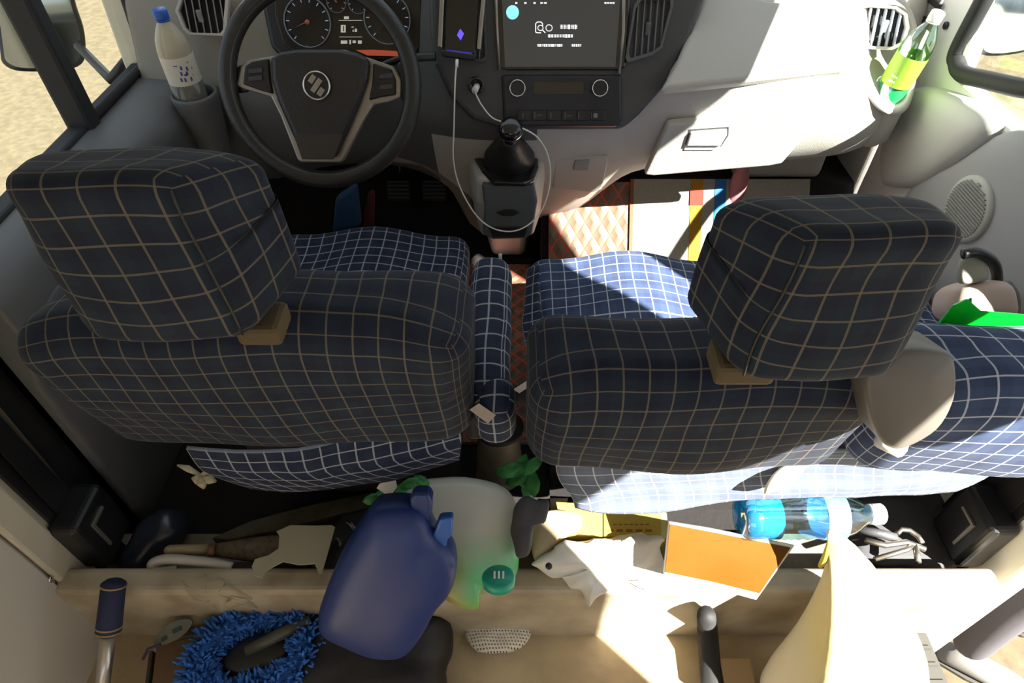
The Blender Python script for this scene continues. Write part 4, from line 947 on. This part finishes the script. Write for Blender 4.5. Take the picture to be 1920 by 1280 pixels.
for (u0, v0) in ((658, 985), (638, 1016)):
    pts_ = [PX(u0+random.uniform(-10, 10), v0+random.uniform(-8, 8), z=.2115) for _ in range(9)]
    b.tube(crom(pts_, 4), .0006, 4)
b.build('white_scribble', mat('grey_print', (.35, .35, .35), .6), sp_)
# small blue-black plastic bag near the pillar
puff('plastic_bag', [(232, 1062), (250, 1010), (285, 968), (330, 955), (350, 985), (330, 1020), (300, 1040), (270, 1075)], mat('smoky_blue_film', (.025, .03, .05), .35, coat=.4), (0, -.3, 1), PX(290, 1020, z=.12), .04, amp=.01, sc=20, label='smoky blue plastic bag in the corner by the cream pillar', cat='bag')
# white ribbon flower by the seat foot
rb = empty('ribbon_bow', PX(372, 893, d=1.12), 'small cream ribbon bow hanging under the driver seat cover', 'ribbon')
for (u0, v0, u1, v1, u2, v2, w_) in ((375, 890, 352, 878, 333, 872, .006), (375, 892, 392, 882, 408, 884, .006), (378, 894, 394, 898, 404, 902, .009), (376, 895, 380, 905, 382, 914, .010), (374, 890, 366, 898, 368, 906, .007)):
    b = MB(); b.tube([PX(u0, v0, d=1.10), PX(u1, v1, d=1.09), PX(u2, v2, d=1.10)], [w_*.5, w_, w_*.3], 8); b.build('ribbon_loop', mat('cream_ribbon', (.42, .36, .22), .7), rb)
# clear wrap over the step
puff('clear_wrap', [(342, 1094), (360, 1080), (385, 1086), (402, 1078), (430, 1094), (470, 1118), (462, 1128), (486, 1140), (440, 1138), (420, 1148), (398, 1130), (380, 1128), (360, 1112)], mat('yellowed_film', (.34, .28, .15), .15, alpha=.28, coat=.6, bump=1, bump_scale=70), (0, -.7, .7), PX(410, 1110, y=.478), .012, back=.004, amp=.012, sc=60, label='crumpled yellowed clear wrap stuck on the step edge', cat='wrapper')
# cartons and tag at the lower floor
cb = empty('cardboard_box', PX(345, 1240, z=.0), 'brown cardboard box with dark slot on the rear floor beside the blue mop head', 'box')
b = MB(); c = PX(352, 1245, z=.04); b.box(c+Vector((-.05, -.05, -.04)), c+Vector((.055, .04, .03)), Matrix.Rotation(.25, 3, 'Z')); b.build('carton', mat('brown_card', (.16, .095, .05), .8), cb, smooth=False, bevel=.002)
b = MB(); b.box(c+Vector((-.062, -.045, -.01)), c+Vector((-.056, .03, .032)), Matrix.Rotation(.25, 3, 'Z'), c); b.build('flap', mat('dark_card', (.05, .035, .025), .8), cb, smooth=False)
tg = empty('oval_tag', PX(318, 1185, z=.12), 'oval grey tag with dark green printing standing on the brown cardboard box', 'tag')
tn = Vector((0, -.5, .85)).normalized(); tp = PX(320, 1187, z=.10)
b = MB(); b.prism(crom([PL(u, v_, tp, tn) for u, v_ in ((288, 1205), (296, 1186), (322, 1166), (352, 1160), (360, 1168), (346, 1188), (320, 1204), (298, 1210))], 4, True), tn, .004); t0_ = b.build('tag_plate', mat('grey_green_card', (.13, .13, .10), .6), tg, smooth=False)
for px_ in (((322, 1180), (340, 1172), (342, 1180), (326, 1188)), ((302, 1196), (312, 1190), (314, 1198), (304, 1203))):
    b = MB(); b.prism([PL(u, v_, tp, tn) for u, v_ in px_], tn, .001, .001); b.build('printed_mark', mat('dark_teal_ink', (.02, .05, .05), .6), t0_, smooth=False)
b = MB(); b.tube([PX(300, 1208, z=.10), PX(278, 1216, z=.09), PX(268, 1235, z=.07)], .003, 6); b.build('tag_cord', mat('purple_cord', (.05, .03, .09), .7), tg)
# leaves
LEAF = mat('leaf_green', (.035, .25, .05), .5, noise_amt=.5, noise_scale=50)
def leaf_sprig(name, pos, spots, d, label, size=.028):
    o = empty(name, pos, label, 'leaves'); random.seed(len(spots))
    for (u, v_, ang) in spots:
        c = PX(u, v_, d=d+random.uniform(-.01, .01)); N_ = (view_n(u, v_)+Vector((random.gauss(0, .3), random.gauss(0, .3), .2))).normalized()
        x_ = Vector((math.cos(ang), math.sin(ang), .1)); x_ = (x_-N_*x_.dot(N_)).normalized(); y_ = N_.cross(x_)
        b = MB(); prf = [(-1, 0), (-.6, .38), (0, .5), (.6, .32), (1, 0), (.6, -.32), (0, -.5), (-.6, -.38)]
        out = [c+x_*a*size+y_*q*size+N_*(-.006*a*a) for a, q in prf]
        b.dome(out, N_, [(1, -.0008), (1, 0), (.5, .003), (.05, .001)]); b.build('leaf', LEAF, o)
    return o
leaf_sprig('leafy_sprig', PX(975, 895, d=1.2), [(958, 878, .4), (978, 872, 1.2), (992, 885, 2.2), (985, 902, -1.0), (968, 898, .2), (1000, 905, 1.6), (990, 918, -1.4), (948, 884, 3.0), (1000, 870, .8)], 1.19, 'bright green leafy sprig beside the rubber gaiter', .026)
leaf_sprig('leafy_sprig', PX(710, 935, d=1.15), [(700, 935, .3), (712, 944, 1.4), (770, 906, .4), (790, 900, 2.4), (720, 930, 2.6), (755, 915, .9)], 1.13, 'small green leaves above the stub handles of the blue container', .020)
b = MB(); tp_ = PX(720, 912, d=1.13); b.prism([PX(u, v_, d=1.13) for u, v_ in ((706, 915), (712, 906), (742, 900), (745, 912), (738, 922), (736, 945), (732, 946), (726, 928))], view_n(720, 920), .003); b.build('paper_scrap', mat('white_paper', (.62, .58, .48), .7), smooth=False, label='white folded paper scrap between the small leaves and the seat cover', cat='paper')
# dark glove / pouch
puff('work_glove', [(958, 985), (965, 950), (985, 930), (1008, 938), (1028, 938), (1024, 975), (1005, 985), (995, 1030), (988, 1042), (970, 1040), (962, 1010)], mat('charcoal_knit', (.045, .042, .045), .8, bump=.4), view_n(985, 985), PX(985, 985, d=1.12), .018, back=.02, amp=.004, sc=30, label='charcoal knitted glove between the wrapper pouch and the yellow carton', cat='glove')
# yellow cartons
YEL = mat('yellow_card', (.52, .38, .06), .6)
for i, (px_, lab_) in enumerate(((((1042, 940), (1130, 945), (1130, 1006), (1055, 1002)), 'yellow carton with a torn pale patch beside the charcoal glove'), (((1132, 946), (1250, 952), (1252, 1010), (1132, 1006)), 'yellow carton with small printed text beside the orange booklet'))):
    P0 = PX(1150, 975, z=.24); n_ = Vector((0, -.12, 1)).normalized()
    b = MB(); b.prism([PL(u, v_, P0, n_) for u, v_ in px_], n_, .12); o = b.build('yellow_carton', YEL, smooth=False, bevel=.002, label=lab_, cat='carton')
    if i == 1:
        b = MB()
        for k in range(5): b.prism([PL(u, v_, P0, n_) for u, v_ in ((1138+k*18, 992), (1150+k*18, 992), (1150+k*18, 997), (1138+k*18, 997))], n_, .0008, .0006)
        for k in range(7): b.prism([PL(u, v_, P0, n_) for u, v_ in ((1150+k*10, 982), (1157+k*10, 982), (1157+k*10, 984), (1150+k*10, 984))], n_, .0008, .0006)
        b.build('printed_text', mat('brown_ink', (.30, .13, .02), .6), o, smooth=False)
        b = MB(); b.prism([PL(u, v_, P0, n_) for u, v_ in ((1238, 950), (1250, 952), (1252, 1010), (1240, 1010))], n_, .0008, .0006); b.build('carton_flap_edge', mat('pale_yellow', (.60, .52, .22), .6), o, smooth=False)
puff('tan_rag', [(996, 1010), (1000, 975), (1020, 960), (1062, 956), (1090, 965), (1088, 990), (1050, 1012), (1020, 1040), (1002, 1048)], mat('tan_rag_cloth', (.40, .31, .19), .85, bump=.4), (0, -.3, 1), PX(1040, 995, z=.25), .012, back=.05, amp=.004, sc=25, label='folded tan rag lying over the end of the yellow carton', cat='rag')
puff('white_rag', [(1002, 1052), (1030, 1030), (1060, 1016), (1130, 1006), (1200, 1001), (1244, 1008), (1238, 1030), (1252, 1060), (1246, 1112), (1222, 1096), (1196, 1106), (1150, 1100), (1118, 1122), (1098, 1134), (1090, 1108), (1066, 1098), (1050, 1084), (1030, 1080), (1012, 1072)], mat('white_cotton', (.66, .62, .55), .85, bump=.6, bump_scale=25), (0, -.55, .85), PX(1140, 1060, z=.235), (.020), back=.02, amp=.013, sc=34, label='crumpled white cotton rag draped over the step edge', cat='rag')
rg = bpy.data.objects['white_rag']
b = MB(); b.lathe([(.006, 0), (.006, .002), (.003, .003)], PX(1029, 1061, d=1.10), view_n(1029, 1061), 14); b.build('black_eyelet', BLACK, rg)
# orange booklet
ob = empty('orange_booklet', PX(1360, 1050, z=.25), 'orange printed booklet with white lower edge propped on the step', 'booklet')
on = Vector((.05, -.62, .78)).normalized(); op = PX(1360, 1050, y=.50)
b = MB(); b.prism([PL(u, v_, op, on) for u, v_ in ((1256, 978), (1330, 990), (1490, 1022), (1418, 1124), (1330, 1100), (1246, 1078))], on, .010); bk = b.build('booklet_pages', mat('white_paper', (.62, .58, .48), .7), ob, smooth=False)
b = MB(); b.prism([PL(u, v_, op, on) for u, v_ in ((1256, 982), (1330, 996), (1482, 1026), (1424, 1112), (1335, 1090), (1247, 1072))], on, .001, .0012); b.build('printed_cover', mat('orange_print', (.13, .040, .003), .9, spec=.08, col2=(.13, .055, .010), noise_scale=6), ob, smooth=False)
# metal latch
lt = empty('metal_latch', PX(1680, 1020, z=.2), 'chromed folding latch mechanism lying past the cap of the blue bottle', 'latch')
MET = mat('worn_steel', (.42, .39, .34), .3, metal=.9)
for nm, pts_, r_ in (('latch_arm', ((1622, 1012), (1660, 1022), (1700, 1016), (1735, 1030)), .006), ('latch_arm', ((1640, 1048), (1700, 1030), (1712, 1022)), .005), ('latch_pin', ((1716, 1022), (1722, 1054)), .006), ('latch_hook', ((1682, 1000), (1690, 992), (1706, 994), (1722, 1006), (1730, 1018)), .005), ('latch_plate', ((1610, 992), (1650, 1000), (1680, 1008)), .009)):
    b = MB(); b.tube([PX(u, v_, z=.20) for u, v_ in pts_], r_, 8); b.build(nm, MET if nm != 'latch_plate' else DGREY, lt)
puff('black_sheet', [(1600, 935), (1700, 925), (1800, 905), (1860, 880), (1850, 930), (1820, 1010), (1800, 1060), (1700, 1062), (1610, 1050), (1590, 990)], mat('grey_black_cloth', (.07, .07, .075), .8, bump=.4, bump_scale=20), (0, 0, 1), PX(1720, 990, z=.13), .02, back=.02, amp=.008, sc=14, label='dark grey cloth sheet bunched under the passenger seat behind the bottle', cat='cloth')
# sack
sk = empty('cloth_sack', (.62, .33, 0), 'tall white sack with yellow printing standing in full sun by the open door', 'sack')
top = PX(1556, 1003, z=.42); rings = []
for i, (h, rx, ry, cx_, cy_) in enumerate(((0.0, .125, .12, .60, .33), (.06, .135, .13, .60, .33), (.14, .125, .125, .60, .335), (.22, .105, .105, .595, .36), (.29, .078, .08, .585, .40), (.35, .050, .05, .565, .44), (.39, .028, .028, .545, .475), (.425, .010, .012, top.x, top.y), (.43, .003, .003, top.x, top.y))):
    n_ = 36; rings.append([Vector((cx_+rx*math.cos(2*math.pi*j/n_)*(1+.09*math.sin(5*2*math.pi*j/n_+i*.5)), cy_+ry*math.sin(2*math.pi*j/n_)*(1+.09*math.cos(4*2*math.pi*j/n_+i)), h))+wr((j*.45, i*.9, 0), .011*min(1, (.43-h)*8), 1) for j in range(n_)])
SACK = mat('white_sack_cloth', (.70, .66, .54), .8, bump=.5, bump_scale=18, col2=(.62, .52, .20), noise_scale=3)
loftp('sack_body', rings, SACK, sk, sub=1)
b = MB(); q = crom([top+Vector((-.005, -.01, 0)), PX(1545, 1040, z=.385)+Vector((0, -.005, 0)), PX(1537, 1062, z=.362)], 5); b.tube(q, [.002+.0035*math.sin(i/len(q)*3.1) for i in range(len(q))], 8); b.build('yellow_fold', mat('yellow_print_cloth', (.55, .45, .05), .8), sk)
# mesh net
def mesh_mat():
    m = bpy.data.materials.new('white_netting'); m.use_nodes = True; nt = m.node_tree; b = nt.nodes['Principled BSDF']; b.inputs['Base Color'].default_value = (.62, .57, .47, 1); b.inputs['Roughness'].default_value = .7
    tc = nt.nodes.new('ShaderNodeTexCoord'); sx = nt.nodes.new('ShaderNodeSeparateXYZ'); nt.links.new(tc.outputs['Object'], sx.inputs[0])
    a = math_n(nt, 'MAXIMUM', lines_mask(nt, math_n(nt, 'ADD', sx.outputs[0], math_n(nt, 'MULTIPLY', sx.outputs[1], .4)), .0062, .0034), lines_mask(nt, sx.outputs[1], .0062, .0034)); nt.links.new(a, b.inputs['Alpha']); return m
puff('fruit_net', [(872, 1185), (885, 1160), (905, 1146), (940, 1152), (985, 1168), (992, 1190), (975, 1215), (930, 1225), (890, 1215)], mesh_mat(), (0, -.1, 1), PX(930, 1185, z=.02), .016, back=.006, amp=.007, sc=45, label='crumpled white mesh net on the tan rear floor', cat='net')
# rubber strip standing at the step
b = MB(); b.tube([PX(1318, 1122, z=.19)+Vector((0, -.03, 0)), PX(1322, 1180, z=.03)+Vector((0, 0, .02)), PX(1332, 1300, z=.02)+Vector((0, 0, .012))], [.017, .020, .021], 12); b.build('rubber_strip', RUBBER, label='black rubber strip lying from the step across the tan floor', cat='rubber strip')
b = MB(); c = PX(1375, 1262, z=.02); b.box(c+Vector((-.03, -.05, -.02)), c+Vector((.03, .02, .03))); b.build('small_box', mat('tan_card', (.30, .20, .10), .8), smooth=False, bevel=.003, label='small tan cardboard box tucked between the rubber strip and the white sack', cat='box')
# stuff on the passenger bench
gbg = slab('green_folder', [(1726, 652), (1790, 572), (1815, 560), (1840, 582), (1935, 590), (1990, 600), (1960, 628), (1850, 628), (1780, 640)], mat('vivid_green_vinyl', (.0, .55, .02), .35), y=.60, n=(0, -.75, .66), t=.006, bev=.001, label='bright green vinyl folder on the bench behind the grey belt guide', cat='folder')
b = MB(); b.prism([PX(u, v_, y=.615) for u, v_ in ((1726, 652), (1790, 575), (1818, 558), (1818, 578), (1790, 600), (1765, 640))], (0, -.75, .66), .003, .004); b.build('dark_green_flap', mat('dark_green_vinyl', (.01, .12, .03), .4), bpy.data.objects['green_folder'], smooth=False)
hbg = empty('handbag', PX(1840, 560, y=.75), 'pale pink soft handbag with black carrying loop between bench and door', 'handbag')
puff('bag_body', [(1780, 548), (1800, 532), (1840, 525), (1880, 532), (1895, 560), (1890, 600), (1800, 600), (1775, 585)], mat('pale_pink_leather', (.50, .38, .33), .5), (0, -.7, .7), PX(1835, 560, y=.74), .03, hbg, back=.05, amp=.003)
b = MB(); b.tube(crom([PX(u, v_, y=.76) for u, v_ in ((1805, 476), (1835, 474), (1862, 492), (1870, 520), (1862, 545))], 6), .008, 8); b.build('carry_loop', BLACK, hbg)
b = MB(); b.tube(crom([PX(u, v_, y=.77) for u, v_ in ((1885, 535), (1900, 560), (1898, 600))], 6), .010, 8); b.build('side_strap', mat('grey_strap', (.12, .12, .11), .6), hbg)
puff('tag_flap', [(1805, 484), (1840, 482), (1852, 520), (1830, 530), (1800, 528)], mat('grey_lining', (.30, .29, .25), .7), (0, -.7, .7), PX(1830, 505, y=.755), .008, hbg, back=.01)
# sun sheet on the dashboard corner
# ================================================================ OUTSIDE: mirrors, person
def mirror(name, label, P0, N0, px, armpts):
    o = empty(name, P0, label, 'wing mirror'); N0 = Vector(N0).normalized()
    pts = crom([PL(u, v_, P0, N0) for u, v_ in px], 5, True)
    b = MB(); b.dome(pts, N0, [(.5, -.09), (.85, -.07), (1, -.02), (1, 0), (.97, .004)]); b.build('mirror_housing', BLACK, o)
    c = sum(pts, Vector())/len(pts)
    b = MB(); b.prism([c+(p-c)*.9 for p in pts], N0, .003, .006); b.build('mirror_glass', mat('mirror_glass', (.55, .56, .52), .06, metal=1), o, smooth=False)
    b = MB(); b.tube(armpts, .012, 8); b.build('mirror_arm', BLACK, o)
MP = PX(80, 55, x=-1.20)
mirror('wing_mirror', 'tall black wing mirror outside the driver window', MP, (.45, -.85, .12), [(0, 95), (5, 118), (30, 132), (80, 134), (130, 130), (158, 112), (158, 60), (140, 0), (130, -80), (20, -80), (-10, 0), (-5, 60)], [MP+Vector((.05, .03, -.05)), Vector((-.95, 1.5, .72)), Vector((-.90, 1.52, .76))])
MR = PX(1905, 40, x=1.22)
mirror('wing_mirror', 'wing mirror in sunlight outside the passenger window', MR, (-.45, -.85, .12), [(1838, 100), (1842, 70), (1870, -40), (1990, -60), (2060, -20), (2060, 70), (1960, 90), (1880, 104)], [MR+Vector((-.05, .03, -.05)), Vector((1.02, 1.5, .78)), Vector((.985, 1.55, .80))])
# person outside
pe = empty('person', (1.46, .755, -.80), 'person in dark grey trousers and white shoes standing outside the open side door', 'person')
def skin_body(name, joints, edges, m, par, root=0, sub=2):
    me = bpy.data.meshes.new(name); lo = ORG[par.name]
    me.from_pydata([Vector(j[0])-lo for j in joints], edges, []); o = bpy.data.objects.new(name, me); COL.objects.link(o); o.parent = par
    md = o.modifiers.new('sk', 'SKIN'); me.skin_vertices if me.skin_vertices else None
    if not me.skin_vertices:
        bm = bmesh.new(); bm.from_mesh(me); bm.verts.layers.skin.verify(); bm.to_mesh(me); bm.free()
    for i, j in enumerate(joints):
        s_ = me.skin_vertices[0].data[i]; s_.radius = (j[1], j[2] if len(j) > 2 else j[1]); s_.use_root = (i == root)
    u = o.modifiers.new('s', 'SUBSURF'); u.levels = sub; u.render_levels = sub
    md.use_smooth_shade = True; me.materials.append(m); return o
q = Vector((1.46, .755, -.80))
TR = mat('grey_trouser_cloth', (.085, .08, .09), .85, bump=.4, bump_scale=12)
J = [(q+Vector((.02, .02, .88)), .15, .12), (q+Vector((-.07, .04, .78)), .10), (q+Vector((-.08, .06, .45)), .075), (q+Vector((-.085, .02, .09)), .052), (q+Vector((.12, .0, .78)), .10), (q+Vector((.14, .06, .45)), .075), (q+Vector((.15, -.02, .09)), .052)]
skin_body('trousers', J, [(0, 1), (1, 2), (2, 3), (0, 4), (4, 5), (5, 6)], TR, pe)
J = [(q+Vector((.02, .02, .92)), .14, .11), (q+Vector((.02, .03, 1.12)), .15, .11), (q+Vector((.02, .03, 1.32)), .17, .11), (q+Vector((.02, .02, 1.45)), .06), (q+Vector((-.17, .03, 1.34)), .065), (q+Vector((-.24, .05, 1.10)), .05), (q+Vector((-.25, -.03, .88)), .04), (q+Vector((.21, .03, 1.34)), .065), (q+Vector((.28, .05, 1.10)), .05), (q+Vector((.29, -.03, .88)), .04)]
skin_body('jacket', J, [(0, 1), (1, 2), (2, 3), (2, 4), (4, 5), (5, 6), (2, 7), (7, 8), (8, 9)], mat('grey_jacket_cloth', (.12, .12, .13), .85), pe)
SKIN = mat('skin', (.48, .28, .19), .55)
J = [(q+Vector((.02, .02, 1.46)), .045), (q+Vector((.02, .01, 1.53)), .05), (q+Vector((.02, -.01, 1.61)), .085, .095), (q+Vector((.02, 0, 1.70)), .075, .085)]
hd_ = skin_body('head', J, [(0, 1), (1, 2), (2, 3)], SKIN, pe)
hc = q+Vector((.02, -.01, 1.63))
b = MB(); b.lathe([(.09, .0), (.094, .04), (.085, .09), (.05, .125), (.001, .135)], hc+Vector((0, .012, 0)), (0, 0, 1), 24); b.build('hair', mat('black_hair', (.015, .012, .01), .7), pe)
b = MB(); b.dome([hc+Vector((x_, -.085, z_)) for x_, z_ in ((-.012, -.02), (.012, -.02), (.006, .025), (-.006, .025))], (0, -1, -.1), [(1, -.01), (1, .0), (.5, .02)]); b.build('nose', SKIN, pe)
for sx_ in (-1, 1):
    b = MB(); b.lathe([(.001, -.004), (.009, 0), (.006, .004), (.001, .006)], hc+Vector((sx_*.032, -.083, .022)), (0, -1, 0), 12); b.build('eye', mat('dark_eye', (.03, .02, .02), .3), pe)
    b = MB(); b.lathe([(.001, -.006), (.018, 0), (.022, .006), (.012, .012)], hc+Vector((sx_*.088, .01, .0)), (sx_, .2, 0), 14); b.build('ear', SKIN, pe)
b = MB(); b.box(hc+Vector((-.024, -.092, -.052)), hc+Vector((.024, -.078, -.044))); b.build('mouth', mat('lip', (.35, .12, .10), .5), pe, bevel=.003)
for hx, hy in ((-.25, -.04), (.29, -.04)):
    hp = q+Vector((hx, hy, .84)); J = [(hp+Vector((0, 0, .03)), .024), (hp+Vector((0, 0, -.03)), .032, .016)]; E_ = [(0, 1)]
    for k in range(4):
        n0 = len(J); xx = (k-1.5)*.017; L_ = (.062, .075, .070, .055)[k]
        J += [(hp+Vector((xx, 0, -.055)), .0095), (hp+Vector((xx*1.05, -.008, -.055-L_*.5)), .009), (hp+Vector((xx, -.024, -.055-L_)), .0075)]; E_ += [(1, n0), (n0, n0+1), (n0+1, n0+2)]
    n0 = len(J); sg_ = 1 if hx < 0 else -1; J += [(hp+Vector((sg_*.034, -.01, -.015)), .011), (hp+Vector((sg_*.046, -.03, -.05)), .009)]; E_ += [(1, n0), (n0, n0+1)]
    skin_body('hand', J, E_, SKIN, pe, sub=1)
for fx_, fy_ in ((-.085, -.02), (.15, -.06)):
    c = q+Vector((fx_, fy_, 0)); rings = []
    for yy, w_, h_ in ((.09, .025, .04), (.07, .036, .075), (.02, .040, .085), (-.05, .044, .065), (-.12, .045, .045), (-.165, .034, .032), (-.185, .012, .02)):
        rings.append([c+Vector((w_*math.cos(t), yy, max(.004, h_*.5+h_*.5*math.sin(t)))) for t in [k*math.pi/8 for k in range(16)]])
    sh = loftp('shoe', rings, mat('white_shoe', (.135, .130, .12), .7), pe, sub=1)
    b = MB(); b.prism([c+Vector((x_, y_, .012)) for x_, y_ in ((-.03, .095), (.03, .095), (.046, 0), (.05, -.12), (.03, -.18), (-.03, -.18), (-.05, -.12), (-.046, 0))], (0, 0, 1), .012); b.build('sole', mat('pale_sole', (.05, .048, .04), .7), sh, smooth=False)
pe.rotation_euler.z = math.radians(62)
